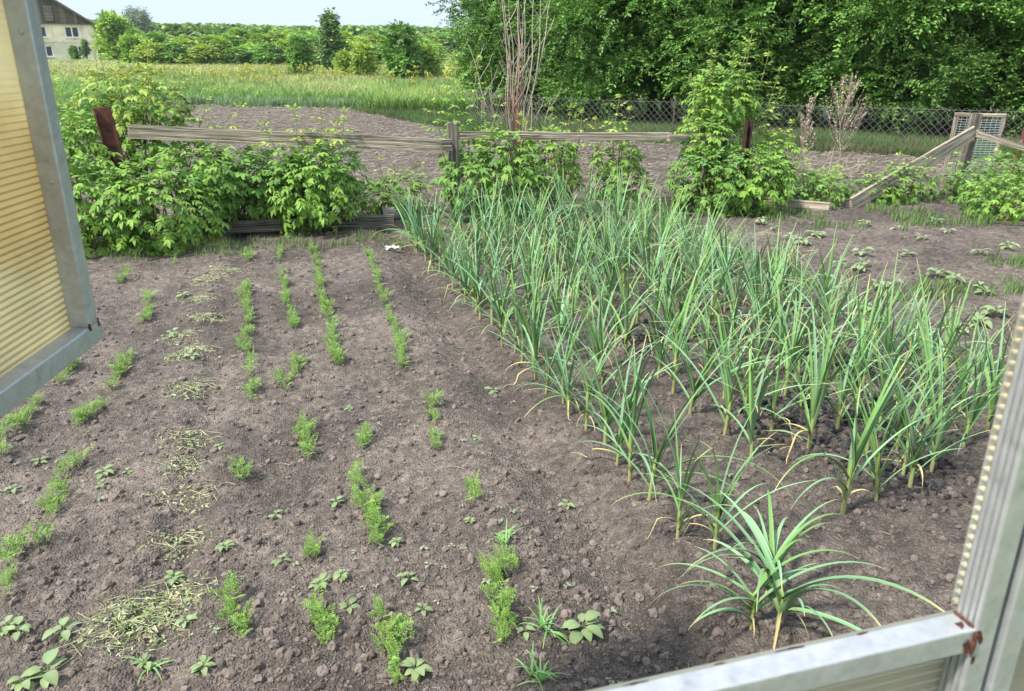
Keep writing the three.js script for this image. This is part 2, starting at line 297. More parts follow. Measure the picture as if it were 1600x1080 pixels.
{
  const g = thing('plank_fence', 'low weathered plank fence running behind the beds between rusty posts', 'fence', 0, 0, -8);
  const B = (n, ax, ay, az, bx, by, bz, h, d, m, seed, w) => { const a = V(ax, ay, az), b = V(bx, by, bz); return between(part(g, n, plankGeo(a.distanceTo(b), h, d, seed, w), m), a, b); };
  B('rail', -1.34, .965, .05, 1.60, .775, .06, .125, .035, M.wood, 1.3, .02); B('rail', 1.70, .865, .02, 4.05, .80, .02, .075, .06, M.wood, 2.7);
  B('rail', 4.0, .79, .075, 4.78, .78, .075, .075, .05, M.wood, 4.1);
  B('bottom_board', -.82, .09, .20, .98, .075, .22, .115, .03, M.woodDark, 6.2); B('bottom_board', -2.4, .11, .03, -.9, .10, .02, .14, .03, M.woodDark, 7.7);
  B('bottom_board', 1.75, .08, .02, 4.6, .075, .02, .14, .03, M.woodDark, 9.1);
  B('wooden_post', 1.655, -.1, .0, 1.645, .985, .0, .10, .10, M.woodDark, 3.3, .006).userData.label = 'dark split wooden post';
  B('rail_block', 1.50, .78, .12, 1.60, .785, .12, .11, .04, M.woodDark, 5.1, .004);
  const mp = (x0, x1, h, w, z, lab) => { // rusty steel channel
    const s = new THREE.Shape(); s.moveTo(-w / 2, 0); s.lineTo(w / 2, 0); s.lineTo(w / 2, -.05); s.lineTo(w / 2 - .008, -.05); s.lineTo(w / 2 - .008, -.008); s.lineTo(-w / 2 + .008, -.008); s.lineTo(-w / 2 + .008, -.05); s.lineTo(-w / 2, -.05); s.closePath();
    const L = Math.hypot(h + .15, x1 - x0), gg = new THREE.ExtrudeGeometry(s, { depth: L, bevelEnabled: true, bevelThickness: .002, bevelSize: .002, bevelSegments: 1 }); gg.rotateX(-PI / 2);
    const uv = gg.attributes.uv; for (let i = 0; i < uv.count; i++) uv.setXY(i, uv.getX(i) * 2.2, uv.getY(i) * 2.2);
    const o = part(g, 'metal_post', gg, w > .1 ? M.rust : M.rustDark); o.position.set(x0, -.15, z + .08); o.rotation.z = -Math.atan2(x1 - x0, h + .15); o.userData.label = lab;
  };
  mp(-1.36, -1.50, 1.19, .13, .10, 'leaning rust-brown channel post'); mp(4.74, 4.76, .97, .065, .30, 'dark rusty post in the maple'); mp(-2.25, -2.25, 1.05, .09, -.1, 'dark rusty post behind the vent');
}
{
  const g = thing('fence_post', 'dark leaning post with a sloping rail beside the wire screen', 'post', 8.15, 0, -8.1);
  between(part(g, 'pole', plankGeo(1.08, .10, .11, 12.2, .006), M.woodDark), V(-.02, -.12, 0), V(.09, .95, 0)); between(part(g, 'rail', plankGeo(1.7, .085, .04, 14.4, .02), M.wood), V(.05, .72, .09), V(1.6, .28, .5));
}
const plank = (label, a, b, h, d, m, seed) => { const L = a.distanceTo(b), o = new THREE.Mesh(plankGeo(L, h, d, seed), m); o.name = numbered('loose_plank'); o.castShadow = o.receiveShadow = true; between(o, a, b); tag(o, label, 'plank'); scene.add(o); };
plank('long grey plank leaning diagonally against the dark post', V(6.05, .05, -7.42), V(8.17, .73, -8.02), .17, .035, M.woodPale, 21.3);
plank('short pale plank lying on edge at the foot of the maple bush', V(5.0, .075, -7.72), V(5.62, .055, -7.22), .15, .04, M.woodPale, 23.9);
{
  const g = thing('wire_screen', 'wire grid screen in a grey wooden frame beside leaning post', 'screen', 8.27, .05, -8.45); g.rotation.y = -.35; g.rotation.z = -.015;
  const w = .58, h = .84, B = (n, x, y, L, ax) => { const o = part(g, n, plankGeo(L, .05, .028, x * 3 + y + 31, .003), M.woodPale); o.position.set(x, y, 0); if (ax) o.rotation.z = PI / 2; };
  B('frame_bar', .0, 0, h, 1); B('frame_bar', w, 0, h, 1); B('frame_bar', -.024, h + .026, w + .05, 0); B('frame_bar', -.024, -.03, w + .05, 0);
  const a = new Acc(), c = [.42, .47, .48]; for (let y = .03; y < h; y += .03) a.tube([V(.02, y, .018), V(w / 2, y - .004, .02), V(w - .02, y, .018)], .0042, c, 4); for (let x = .06; x < w; x += .062) a.tube([V(x, .0, .021), V(x, h, .021)], .003, c, 4);
  part(g, 'wire_grid', a.geo(), std({ vertexColors: true, roughness: .5, metalness: .5 }), 'stuff');
}
const stake = (label, x, z, x1, z1, h, r, m, name) => { const a = V(x, -.1, z), b = V(x1, h, z1), o = new THREE.Mesh(plankGeo(a.distanceTo(b), r, r, x * 7 + 3, .006), m); o.name = numbered(name); o.castShadow = true; between(o, a, b); tag(o, label, 'stake'); scene.add(o); };
stake('rusty iron stake leaning outward past the wire screen', 9.5, -8.6, 9.78, -8.7, 1.02, .05, M.rust, 'iron_stake');
stake('thin pale wooden stake standing beside the bare red shrub', 2.10, -8.55, 2.09, -8.55, 1.17, .035, M.woodPale, 'wooden_stake');

// ---------------------------------------------------------------- chain-link fence
{
  const g = thing('chain_link_fence', 'sagging grey chain-link fence in front of the dark trees', 'fence', 0, 0, 0), a = new Acc(), c = [.15, .145, .14];
  const H = .80, cell = .135; const sec = []; let tot = 0; for (let i = 0; i < 3; i++) { const p = linkLine[i], q = linkLine[i + 1], L = Math.hypot(q[0] - p[0], q[1] - p[1]); sec.push([p, q, tot, L]); tot += L; }
  const at = (s, y) => { let k = sec.find(e => s <= e[2] + e[3]) || sec[2]; const t = clamp((s - k[2]) / k[3]); const sag = .05 * (fbm(s * .35, 5, 2) - .5); return V(mix(k[0][0], k[1][0], t) + .03 * Math.sin(s * 2.1), y + sag - .02, mix(k[0][1], k[1][1], t)); };
  for (let s = -H; s < tot - 5.2; s += cell) for (const d of [1, -1]) { const pts = []; for (let k = 0; k <= 4; k++) { const y = d > 0 ? k / 4 * H : (1 - k / 4) * H, ss = s + k / 4 * H; if (ss < 0 || ss > tot) continue; const p = at(ss, y); p.z += d * .004; pts.push(p); } if (pts.length > 1) a.tube(pts, .0045, c, 3); }
  part(g, 'wire_mesh', a.geo(), std({ vertexColors: true, roughness: .6, metalness: .4 }), 'stuff');
  for (const s of [1.6, 4.8, 8.0, 11.2, 14.2]) { const p = at(s, 0), b = new Acc(); b.tube([V(p.x, -.1, p.z - .03), V(p.x + .01, .45, p.z - .03), V(p.x + .02, .84, p.z - .03)], .022, [.10, .075, .06], 7); part(g, 'post', b.geo(), M.stem); }
  { const b = new Acc(), pts = []; for (let s = 0; s <= tot - 5; s += .4) pts.push(at(s, H - .04)); b.tube(pts, .004, c, 3); part(g, 'tension_wire', b.geo(), std({ vertexColors: true, roughness: .6, metalness: .4 })); }
}

// ---------------------------------------------------------------- the half-ruined house across the meadow
{
  const hx = -30.2, hz = -131.2, hy = terrain(hx, hz) - .15, g = thing('brick_house', 'derelict two-storey house with weathered board gable across the meadow', 'house', hx, hy, hz);
  g.rotation.y = Math.atan2(-hx, -hz) + .03;
  const plaster = (r, gg, b, s) => { const t = tex(512, 256, (u, v) => { const a = fbm(u * 5 + s, v * 5, 5), k = .98 + .34 * (a - .5) - (fbm(u * 30 + s, v * 3, 3) > .66 ? .08 : 0), e = fbm(u * 9, v * 9 + s, 4) > .66 ? .86 : 1; return [r * k * e, gg * k * e, b * k * e]; }, true); return std({ map: t, roughness: 1, bumpMap: t, bumpScale: .02 }); };
  const up = plaster(.99, .91, .82, 3), low = plaster(.95, .91, .83, 8), W = 11.4, D = 13, y1 = 2.5, y2 = 4.95, ya = 8.8;
  const wins = [[1.95, 3.1, 1.75, 1.45], [-2.1, 3.1, 1.75, 1.45], [2.35, .55, 1.7, 1.45], [-1.7, .55, 1.7, 1.45]];
  const wall = (n, a, b, m) => { const s = new THREE.Shape(); s.moveTo(-W / 2, a); s.lineTo(W / 2, a); s.lineTo(W / 2, b); s.lineTo(-W / 2, b); s.closePath();
    for (const [x, y, w, h] of wins) if (y > a && y < b) { const p = new THREE.Path(); p.moveTo(x, y); p.lineTo(x, y + h); p.lineTo(x + w, y + h); p.lineTo(x + w, y); p.closePath(); s.holes.push(p); }
    const e = new THREE.ExtrudeGeometry(s, { depth: .4, bevelEnabled: false }); e.translate(0, 0, -.4); const uv = e.attributes.uv; for (let i = 0; i < uv.count; i++) uv.setXY(i, uv.getX(i) / 11 + .5, uv.getY(i) / 5.5); return part(g, n, e, m); };
  wall('lower_wall', -.6, y1, low).position.z = .015; wall('upper_wall', y1, y2, up);
  for (const x of [-W / 2 + .2, W / 2 - .2]) { const o = part(g, 'side_wall', new THREE.BoxGeometry(.4, y2 + .6, D), up); o.position.set(x - Math.sign(x) * .004, (y2 - .6) / 2, -D / 2 - .2 - .2); }
  part(g, 'back_wall', new THREE.BoxGeometry(W - .02, y2 + .6, .4), up).position.set(0, (y2 - .6) / 2, -D - .4);
  part(g, 'floor_slab', new THREE.BoxGeometry(W - .9, .25, D - .3), low).position.set(0, y1, -D / 2 - .4);
  part(g, 'string_course', new THREE.BoxGeometry(W + .06, .1, .08), low).position.set(0, y1, .05);
  const white = std({ color: new THREE.Color(.8, .8, .8), roughness: .5 }), glass = phys({ color: new THREE.Color(.05, .05, .06), roughness: .08, metalness: 0 });
  for (const [x, y, w, h] of wins) {
    const o = new THREE.Group(); o.name = 'window'; o.position.set(x, y, -.12); g.add(o);
    const fr = (fx, fy, fw, fh) => part(o, 'frame', new THREE.BoxGeometry(fw, fh, .09), white).position.set(fx, fy, 0);
    fr(.06, h / 2, .12, h); fr(w - .06, h / 2, .12, h); fr(w / 2, h / 2, .18, h - .242); fr(w / 2, .06, w - .242, .12); fr(w / 2, h - .06, w - .242, .12);
    part(o, 'pane', new THREE.BoxGeometry(w / 2 - .2, h - .24, .02), glass).position.set(w / 4 + .02, h / 2, -.01); part(o, 'pane', new THREE.BoxGeometry(w / 2 - .2, h - .24, .02), glass).position.set(w * .75 - .02, h / 2, -.01);
    part(o, 'sill', new THREE.BoxGeometry(w + .2, .09, .34), white).position.set(w / 2, -.05, .2);
  }
  const R = rng(77), nb = 34, bw = W / nb, top = x => y2 + (ya - y2) * (1 - Math.abs(x) / (W / 2)); // gable boards
  const bm = [.9, .6, .42, 1.15].map((k, i) => std({ map: woodTex, color: new THREE.Color(k * 1.0, k * .94, k * .9), roughness: 1 }));
  for (let i = 0; i < nb; i++) { const x = -W / 2 + bw * (i + .5), s = new THREE.Shape(), a = -bw * .47, b = bw * .47; s.moveTo(a, y2 + .02); s.lineTo(b, y2 + .02); s.lineTo(b, Math.max(y2 + .03, top(x + b) - .06)); s.lineTo(a, Math.max(y2 + .03, top(x + a) - .06)); s.closePath();
    const e = new THREE.ExtrudeGeometry(s, { depth: .03, bevelEnabled: false }), o = part(g, 'gable_board', e, bm[Math.floor(R() * 4)]); o.position.set(x, 0, .0 + R() * .03); }
  part(g, 'gable_backing', (() => { const s = new THREE.Shape(); s.moveTo(-W / 2 + .1, y2); s.lineTo(W / 2 - .1, y2); s.lineTo(0, ya - .12); s.closePath(); const e = new THREE.ExtrudeGeometry(s, { depth: .05, bevelEnabled: false }); e.translate(0, 0, -.12); return e; })(), M.woodDark);
  part(g, 'gable_ledge', new THREE.BoxGeometry(W + .2, .14, .3), M.woodDark).position.set(0, y2 - .06, .12);
  const hatch = part(g, 'attic_hatch', new THREE.BoxGeometry(1.05, 2.0, .06), bm[0]); hatch.position.set(.3, y2 + 1.25, .11); for (let k = 0; k < 5; k++) part(hatch, 'cross_board', new THREE.BoxGeometry(1.1, .1, .05), bm[3]).position.set(0, -.8 + k * .4, .05);
  const roof = std({ color: new THREE.Color(.17, .15, .14), roughness: .9 }), sl = Math.atan2(ya - y2, W / 2), rl = Math.hypot(W / 2, ya - y2) + .75;
  for (const s of [-1, 1]) { const o = part(g, 'roof_slope', new THREE.BoxGeometry(rl, .16, D + 1.2), roof); o.position.set(s * (rl / 2) * Math.cos(sl), ya + .08 - (rl / 2) * Math.sin(sl), -D / 2 - .1); o.rotation.z = -s * sl; part(o, 'verge_board', new THREE.BoxGeometry(rl, .26, .05), s > 0 ? M.woodDark : bm[3]).position.set(0, -.06, D / 2 + .64); }
}

// ---------------------------------------------------------------- leaf and crown builders
const jit = (R, c, k = .25) => { const f = 1 + (R() - .5) * 2 * k, h = (R() - .5) * k * .6; return [c[0] * f * (1 + h), c[1] * f, c[2] * f * (1 - h)]; };
function leaflet(a, L, W, c, m, fold = .22, droop = .18) { // pointed oval folded on its midrib, along +z
  const o = new Acc(), pr = [[0, 0], [.28, .88], [.58, .82], [.82, .4]], mid = [], lf = [], rt = [];
  for (const [t, w] of pr) { const y = -droop * L * t * t, z = t * L; mid.push(o.v(0, y, z, c)); if (w) { const hw = w * W / 2; lf.push(o.v(-hw, y + fold * hw, z, c)); rt.push(o.v(hw, y + fold * hw, z, c)); } }
  const tip = o.v(0, -droop * L * 1.1, L, c);
  o.t(mid[0], mid[1], lf[0]); o.t(mid[0], rt[0], mid[1]);
  for (let k = 0; k < 2; k++) { o.t(mid[k + 1], mid[k + 2], lf[k]); o.t(lf[k], mid[k + 2], lf[k + 1]); o.t(mid[k + 1], rt[k], mid[k + 2]); o.t(rt[k], rt[k + 1], mid[k + 2]); }
  o.t(mid[3], tip, lf[2]); o.t(mid[3], rt[2], tip);
  a.add(o, m); return a;
}
function compound(R, L, c, n = 5) { // pinnate leaf: stalk and three to five leaflets, along +z
  const a = new Acc(), sc = [c[0] * 1.4, c[1] * 1.1, c[2] * 1.3];
  a.tube([V(0, 0, 0), V(0, .03 * L, .3 * L), V(0, 0, .62 * L)], .006 * L + .0008, sc, 3);
  const put = (z, yaw, s) => leaflet(a, L * .55 * s, L * .26 * s, jit(R, c, .12), M4(0, .02 * L, z * L, .1 + R() * .35, yaw, (R() - .5) * .7, 1));
  put(.6, (R() - .5) * .3, 1.15); put(.55, .95, .9); put(.55, -.95, .9); if (n > 3) { put(.3, 1.15, .8); put(.3, -1.15, .8); }
  return a;
}
const simpleLeaf = (R, L, W, c) => leaflet(new Acc(), L, W, c, new THREE.Matrix4(), .3, .3);
const dirOut = R => { const t = R() * 2 * PI, y = R() * 2 - 1, r = Math.sqrt(1 - y * y); return V(Math.cos(t) * r, y, Math.sin(t) * r); };

// ---------------------------------------------------------------- garlic
const gGreen = [.145, .29, .085], gBlue = [.165, .305, .155], gPale = [.19, .27, .09], straw = [.46, .36, .17];
function garlicLeaf(R, L, W, tilt, bend, o = {}) { // starts at the sheath, leans to +z; V-shaped blade
  const a = new Acc(), N = 13, base = R() > .66 ? gGreen : gBlue, tone = .8 + .45 * R(), tipS = o.dry ? 0 : (R() < .6 ? .74 : .92), kink = o.kink || 0;
  let y = 0, z = 0, ang = tilt, side = 0, tw = (R() - .5) * 1.2; const rows = [];
  for (let k = 0; k <= N; k++) {
    const t = k / N, w = W / 2 * (t < .12 ? mix(.75, 1, t / .12) : Math.pow(1 - (t - .12) / .88, .72)) + .0006, fold = mix(1.0, .25, Math.min(1, t * 1.6));
    const green = [0, 1, 2].map(q => { const g = base[q] * tone, pale = mix(gPale[q], g, smooth(0, .22, t)); return o.dry ? mix(gPale[q] * .9, straw[q], smooth(.05, .35, t)) * (.8 + .4 * tone * .5) : mix(pale, straw[q], smooth(tipS, 1.02, t)); });
    const edge = green.map(q => q * 1.22), sx = side + Math.sin(tw * t * 2) * .02 * L, c = Math.cos(ang), s = Math.sin(ang), rl = tw * t * .9;
    const l = a.v(sx - w * Math.cos(rl), y + w * fold * s + w * Math.sin(rl) * .6, z - w * fold * c, edge), m = a.v(sx, y, z, green), r = a.v(sx + w * Math.cos(rl), y + w * fold * s - w * Math.sin(rl) * .6, z - w * fold * c, edge);
    rows.push([l, m, r]);
    if (k) { const [p, q, u] = rows[k - 1]; a.t(p, q, m); a.t(p, m, l); a.t(q, u, r); a.t(q, r, m); }
    const d = L / N; y += Math.cos(ang) * d; z += Math.sin(ang) * d; ang += bend / N * (.5 + 1.1 * t); if (kink && Math.abs(t - kink) < .5 / N) ang += .8 + R() * .5;
    if (ang > 2.75) ang = 2.75;
    if (y < -.05 && o.floor) { y = -.05; ang = PI / 2 - .35 + .5 * R(); side += (R() - .5) * .02; }
  }
  return a;
}
const GR = rng(11), erect = [], spread = [], dry = [];
for (let i = 0; i < 9; i++) erect.push(garlicLeaf(GR, .36 + .22 * GR(), .0105 + .006 * GR(), .05 + .26 * GR(), .25 + 1.1 * GR(), { kink: GR() < .16 ? .5 + .3 * GR() : 0 }));
for (let i = 0; i < 9; i++) spread.push(garlicLeaf(GR, .32 + .22 * GR(), .0105 + .006 * GR(), .3 + .45 * GR(), .7 + 1.5 * GR(), { kink: GR() < .2 ? .45 + .3 * GR() : 0 }));
for (let i = 0; i < 5; i++) dry.push(garlicLeaf(GR, .14 + .14 * GR(), .006 + .004 * GR(), .5 + .9 * GR(), 1.2 + 2.6 * GR(), { dry: 1, floor: 1, kink: GR() < .5 ? .3 + .4 * GR() : 0 }));
const arch = []; for (let i = 0; i < 8; i++) arch.push(garlicLeaf(GR, .40 + .2 * GR(), .017 + .007 * GR(), .3 + .7 * GR(), 1.0 + 1.0 * GR(), { kink: 0 }));
const eG = erect.map(a => a.geo()), sG = spread.map(a => a.geo()), dG = dry.map(a => a.geo());
const stemG = [0, 1, 2].map(i => { const a = new Acc(), h = .15 + .05 * i, b = (GR() - .5) * .03, n = 5, p = [], r = [], c = []; for (let k = 0; k <= n; k++) { const t = k / n; p.push(V(b * t * t, h * t - .02, .3 * b * t)); r.push(mix(.0088, .0068, t) * (k === n ? .7 : 1)); c.push([mix(.31, .25, t), mix(.29, .39, t), mix(.13, .10, t)]); } a.tube(p, r, c, 7); return { a, g: a.geo(), h: h - .03 }; });
function garlicParts(R, wide) { // list of [kind, index, matrix]
  const st = Math.floor(R() * 3), h = stemG[st].h, out = [['stem', st, new THREE.Matrix4()]], n = 10 + Math.floor(R() * 5) - Math.round(wide * 6), a0 = R() * 2 * PI; // two ranks, loosely turned
  for (let k = 0; k < n; k++) { const t = k / (n - 1), sp = (1 - t) > .60 - wide, ya = a0 + (k % 2) * PI + (R() - .5) * 1.3, s = .85 + .3 * R();
    out.push([wide > .25 && R() < .92 ? 'arch' : sp && R() < .85 ? 'spread' : 'erect', Math.floor(R() * 8), M4(0, mix(.03, h, Math.pow(t, .8)), 0, 0, ya, (R() - .5) * .25, s)]); }
  const nd = Math.floor(R() * 2.9); for (let k = 0; k < nd; k++) out.push(['dry', Math.floor(R() * 5), M4(0, .05 + .03 * R(), 0, 0, R() * 6.3, 0, .8 + .5 * R())]);
  return out;
}
const LIB = { arch: [arch, arch.map(a => a.geo())], erect: [erect, eG], spread: [spread, sG], dry: [dry, dG] };
const farGarlic = []; for (let i = 0; i < 10; i++) { const R = rng(500 + i), a = new Acc(), st = new Acc(); for (const [k, j, m] of garlicParts(R, .0)) k === 'stem' ? st.add(stemG[j].a, m) : a.add(LIB[k][0][j], m); farGarlic.push([st.geo(), a.geo()]); }
let nGarlic = 0;
function garlic(x, z, label, group, o = {}) {
  const R = rng(1000 + nGarlic++), g = thing('garlic_plant', label, 'garlic', x, soilH(x, z), z, group), s = (o.s || 1) * (.78 + .3 * R());
  g.rotation.set((R() - .5) * .2, R() * 6.28, (R() - .5) * .2); g.scale.setScalar(s);
  if (z > -3.75) { for (const [k, j, m] of garlicParts(R, o.wide || 0)) { const q = k === 'stem' ? part(g, 'stem', stemG[j].g, M.stem) : part(g, k === 'dry' ? 'dry_leaf' : 'leaf', LIB[k][1][j], M.garlic); m.decompose(q.position, q.quaternion, q.scale); } }
  else { const f = farGarlic[Math.floor(R() * 10)]; part(g, 'stem', f[0], M.stem); part(g, 'foliage', f[1], M.garlic, 'stuff'); }
  return g;
}
{
  const R = rng(21);
  garlic(1.27, -1.60, 'large splayed garlic plant right behind the greenhouse rail', null, { wide: .35, s: .86 }); garlic(1.20, -1.63, 'left half of the splayed garlic clump behind the greenhouse rail', null, { wide: .4, s: .8 });
  garlic(1.30, -2.02, 'twin garlic stem standing just beyond the splayed foreground clump', null, { s: .9 }); garlic(1.33, -1.72, 'right half of the splayed garlic clump behind the greenhouse rail', null, { wide: .3, s: .8 }); garlic(1.21, -2.12, 'garlic leaning left just beyond the splayed foreground clump', null, { s: .98, wide: .1 });
  garlic(1.88, -2.10, 'tall upright garlic with thick stem, nearest of the inner rows', null, { s: 1.12, wide: .1 }); garlic(2.06, -2.14, 'garlic standing just right of the tall thick-stemmed one', null, { s: 1 });
  garlic(2.27, -2.2, 'garlic nearest to the grooved greenhouse stile', null, { s: 1 });
  const ROWS = [[1.2, 'outermost row beside the carrots'], [1.5, 'gappy second row from the carrots'], [1.78, 'third row from the carrots'], [2.02, 'fourth row from the carrots'], [2.26, 'fifth row from the carrots'], [2.5, 'sixth row from the carrots'], [2.74, 'fourth row from the bare soil'], [2.96, 'third row from the bare soil'], [3.16, 'second row from the bare soil'], [3.36, 'outermost row facing the bare soil']];
  const seen = { [ROWS[0][1]]: 5, [ROWS[2][1]]: 1, [ROWS[3][1]]: 1, [ROWS[4][1]]: 1 };
  const LB = (u) => { const n = ROWS.reduce((a, b) => Math.abs(b[0] - u) < Math.abs(a[0] - u) ? b : a)[1]; seen[n] = (seen[n] || 0) + 1; return [ord(seen[n]) + ' garlic from the near end of the ' + n, 'garlic in the ' + n]; };
  for (let v = 2.38; v < 7.35; v += .12 + .07 * R()) { const x = 1.22 - .035 * (v - 2.6) + (R() - .5) * .07; garlic(x, -v, ...LB(1.2)); }
  for (let v = 3.4; v < 7.3; v += .17 + .1 * R()) garlic(1.47 + (R() - .5) * .1, -v, ...LB(1.5));
  for (const u of [1.78, 2.02, 2.26, 2.50, 2.74, 2.96, 3.16]) for (let v = (u < 2.2 ? 2.45 : 2.25) + .2 * R(); v < 7.3; v += .16 + .12 * R()) garlic(u + (R() - .5) * .12, -v, ...LB(u), { s: u > 3 ? .9 : 1 });
  for (let v = 3.4; v < 6.2; v += .5 + .5 * R()) garlic(3.36 + (R() - .5) * .12, -v, ...LB(3.36), { s: .8 });
}

// ---------------------------------------------------------------- carrots
const DATA = {"a":[[-0.27,2.075],[-0.28,2.153],[-0.253,2.026],[-0.292,2.981],[-0.305,3.055],[-0.27,3.757],[-0.267,3.888],[-0.327,4.479],[-0.328,4.635],[-0.324,4.85],[-0.324,5.111],[-0.358,5.409],[-0.354,5.694],[-0.357,5.938],[-0.38,6.709],[-0.389,6.992]],"b":[[-0.028,1.921],[-0.012,1.972],[-0.041,2.025],[-0.036,2.352],[-0.026,3.091],[-0.017,3.21],[-0.035,3.312],[-0.048,4.039],[-0.027,4.207],[-0.116,3.896],[-0.048,4.835],[-0.052,5.034],[-0.072,5.298],[-0.086,5.569],[-0.091,5.863],[-0.098,6.088],[-0.124,6.682],[-0.122,7.066]],"c":[[0.157,1.954],[0.166,1.88],[0.145,1.805],[0.166,1.71],[0.181,2.356],[0.174,2.46],[0.206,2.46],[0.165,2.594],[0.191,2.657],[0.164,2.779],[0.209,3.128],[0.232,3.185],[0.177,4.129],[0.167,4.296],[0.166,4.495],[0.172,4.971],[0.177,5.198],[0.148,5.454],[0.152,5.722],[0.157,6.016],[0.163,6.337],[0.157,6.672],[0.162,7.036]],"d":[[0.469,1.794],[0.498,1.857],[0.501,1.932],[0.533,2.004],[0.571,2.078],[0.522,2.075],[0.561,2.538],[0.573,2.633],[0.508,2.994],[0.515,3.092],[0.538,3.252],[0.564,3.427],[0.506,3.958],[0.527,4.152],[0.55,4.364],[0.543,4.706],[0.555,4.918],[0.571,5.177],[0.567,5.434],[0.572,5.711],[0.588,6.113],[0.594,6.548]],"e":[[-0.946,2.882],[-0.982,2.966],[-0.953,2.717],[-0.957,3.031],[-0.997,3.128],[-0.962,3.203],[-0.947,3.276],[-1.026,3.702],[-1.01,3.762],[-0.971,3.877],[-0.97,4.263],[-0.946,4.369],[-0.962,4.553],[-0.978,5.228],[-0.965,5.362],[-0.98,5.585],[-1.027,5.819],[-1.288,6.293],[-1.273,6.538],[-1.294,7.153],[-0.969,6.831],[-0.969,7.108]],"f":[[-0.974,2.414],[-0.992,2.521],[-1.038,2.606],[-1.014,2.644],[-1.291,3.467],[-1.311,3.608],[-1.275,3.745],[-1.274,3.887],[-1.293,4.031],[-1.223,4.428],[-1.229,4.547]],"weeds":[[-0.762,1.985,1.15],[-0.813,1.971,0.8],[-0.763,2.171,1.0],[0.717,1.766,1.05],[0.255,2.14,0.75],[0.056,2.043,0.6],[0.214,1.734,0.7],[0.061,2.68,0.6],[-0.518,1.979,0.6],[-0.889,2.201,0.8],[-0.826,3.148,0.65],[-0.162,2.651,0.6],[-0.141,2.352,0.6],[-0.349,1.888,0.5],[0.93,3.653,0.7],[0.931,2.511,0.6],[-0.928,2.232,0.8],[0.048,2.192,0.5],[0.545,1.786,0.6],[-0.818,3.041,0.5],[-0.024,2.178,0.6],[-0.743,3.152,0.4],[0.518,2.384,0.4],[-0.422,2.127,0.6],[-0.486,2.377,0.6],[-0.391,3.285,0.6],[0.274,1.981,0.5],[0.614,2.254,0.5],[0.698,3.04,0.4],[0.245,2.338,0.5],[0.612,3.414,0.35],[0.18,3.536,0.4],[-1.166,3.165,0.7],[-1.126,3.373,0.6],[-0.333,2.482,0.5],[-0.767,4.913,1.0],[-0.798,5.771,0.9],[-0.612,4.423,0.9]],"grassweeds":[[0.604,1.756],[0.594,1.787],[0.513,1.62],[0.529,1.584],[0.599,2.199],[-0.499,1.961]],"wilt":[[-0.593,2.137,0.16],[-0.522,2.206,0.16],[-0.467,2.287,0.1],[-0.488,2.586,0.11],[-0.486,2.897,0.12],[-0.534,3.148,0.11],[-0.545,3.392,0.12],[-0.572,3.974,0.14],[-0.687,4.496,0.1],[-0.607,4.558,0.12],[-0.725,4.865,0.13],[-0.604,5.19,0.12],[-0.656,6.17,0.16],[-0.556,6.436,0.15],[-0.682,5.657,0.1],[-0.638,7.393,0.14]],"rweeds":[[4.462,6.224],[4.417,5.963],[4.779,6.279],[4.671,5.512],[4.474,5.225],[4.311,5.059],[4.229,4.604],[4.056,4.565],[4.752,4.735],[4.799,4.626],[4.775,4.362],[4.752,4.283],[6.088,5.359],[3.92,4.97],[4.205,5.193],[3.647,4.128],[6.324,6.475],[6.09,6.057],[5.641,5.89],[5.522,6.534],[5.72,6.317],[5.649,5.236],[4.389,3.847],[4.129,3.717],[3.915,3.65],[5.068,5.4],[4.586,6.899],[4.532,6.591]],"stones":[[[0.465,2.619],0.016,"palest rounded stone beside the fourth carrot row"],[[0.939,2.244],0.013,"stone half buried in the furrow beside the garlic"],[[0.238,2.847],0.014,"small stone between the second and third carrot tufts"],[[1.599,2.383],0.016,"small stone between the garlic rows"],[[-0.629,4.094],0.016,"small stone by the wilted weed line"]],"scrap":[0.839,6.922]};
function frond(R, L, c) { // feathery carrot leaf rising from the ground, arching to +z
  const a = new Acc(), lean = .15 + .65 * R(), n = 9, P = [], D = []; let y = 0, z = 0, an = lean * .5;
  for (let k = 0; k <= n; k++) { P.push(V(0, y, z)); D.push(an); y += Math.cos(an) * L / n; z += Math.sin(an) * L / n; an += lean * .17; }
  a.tube(P, P.map((_, k) => mix(.0011, .0005, k / n)), [c[0] * 1.5, c[1] * 1.2, c[2] * 1.4], 3);
  const needle = (o, d, l, w, col) => { const s = V(0, 0, 0).crossVectors(d, V(R() - .5, 1, R() - .5)).normalize().multiplyScalar(w); const e = o.clone().addScaledVector(d, l), m = o.clone().addScaledVector(d, l * .5); a.t(a.v(o.x, o.y, o.z, col), a.v(m.x + s.x, m.y + s.y, m.z + s.z, col), a.v(e.x, e.y, e.z, col)); a.t(a.n - 3, a.n - 1, a.v(m.x - s.x, m.y - s.y, m.z - s.z, col)); };
  for (let k = 3; k <= n; k++) { const t = (k - 3) / (n - 3), pl = L * .34 * (1 - t * .75) * (.8 + .4 * R()); for (const s of [-1, 1]) { const d0 = V(s * .9, Math.cos(D[k]) * .5 + .1, Math.sin(D[k]) * .5 + .1).normalize();
    const col = jit(R, c, .2); needle(P[k], d0, pl, .0011, col); for (const q of [.4, .65, .85]) for (const e of [-1, 1]) { const o = P[k].clone().addScaledVector(d0, pl * q), d = d0.clone().add(V(s * .1, e * .55 * Math.cos(D[k]) + .15, e * .7)).normalize(); needle(o, d, pl * .42 * (1.1 - q * .5), .0016, col); } } }
  needle(P[n], V(0, Math.cos(an), Math.sin(an)), L * .12, .0015, c);
  return a;
}
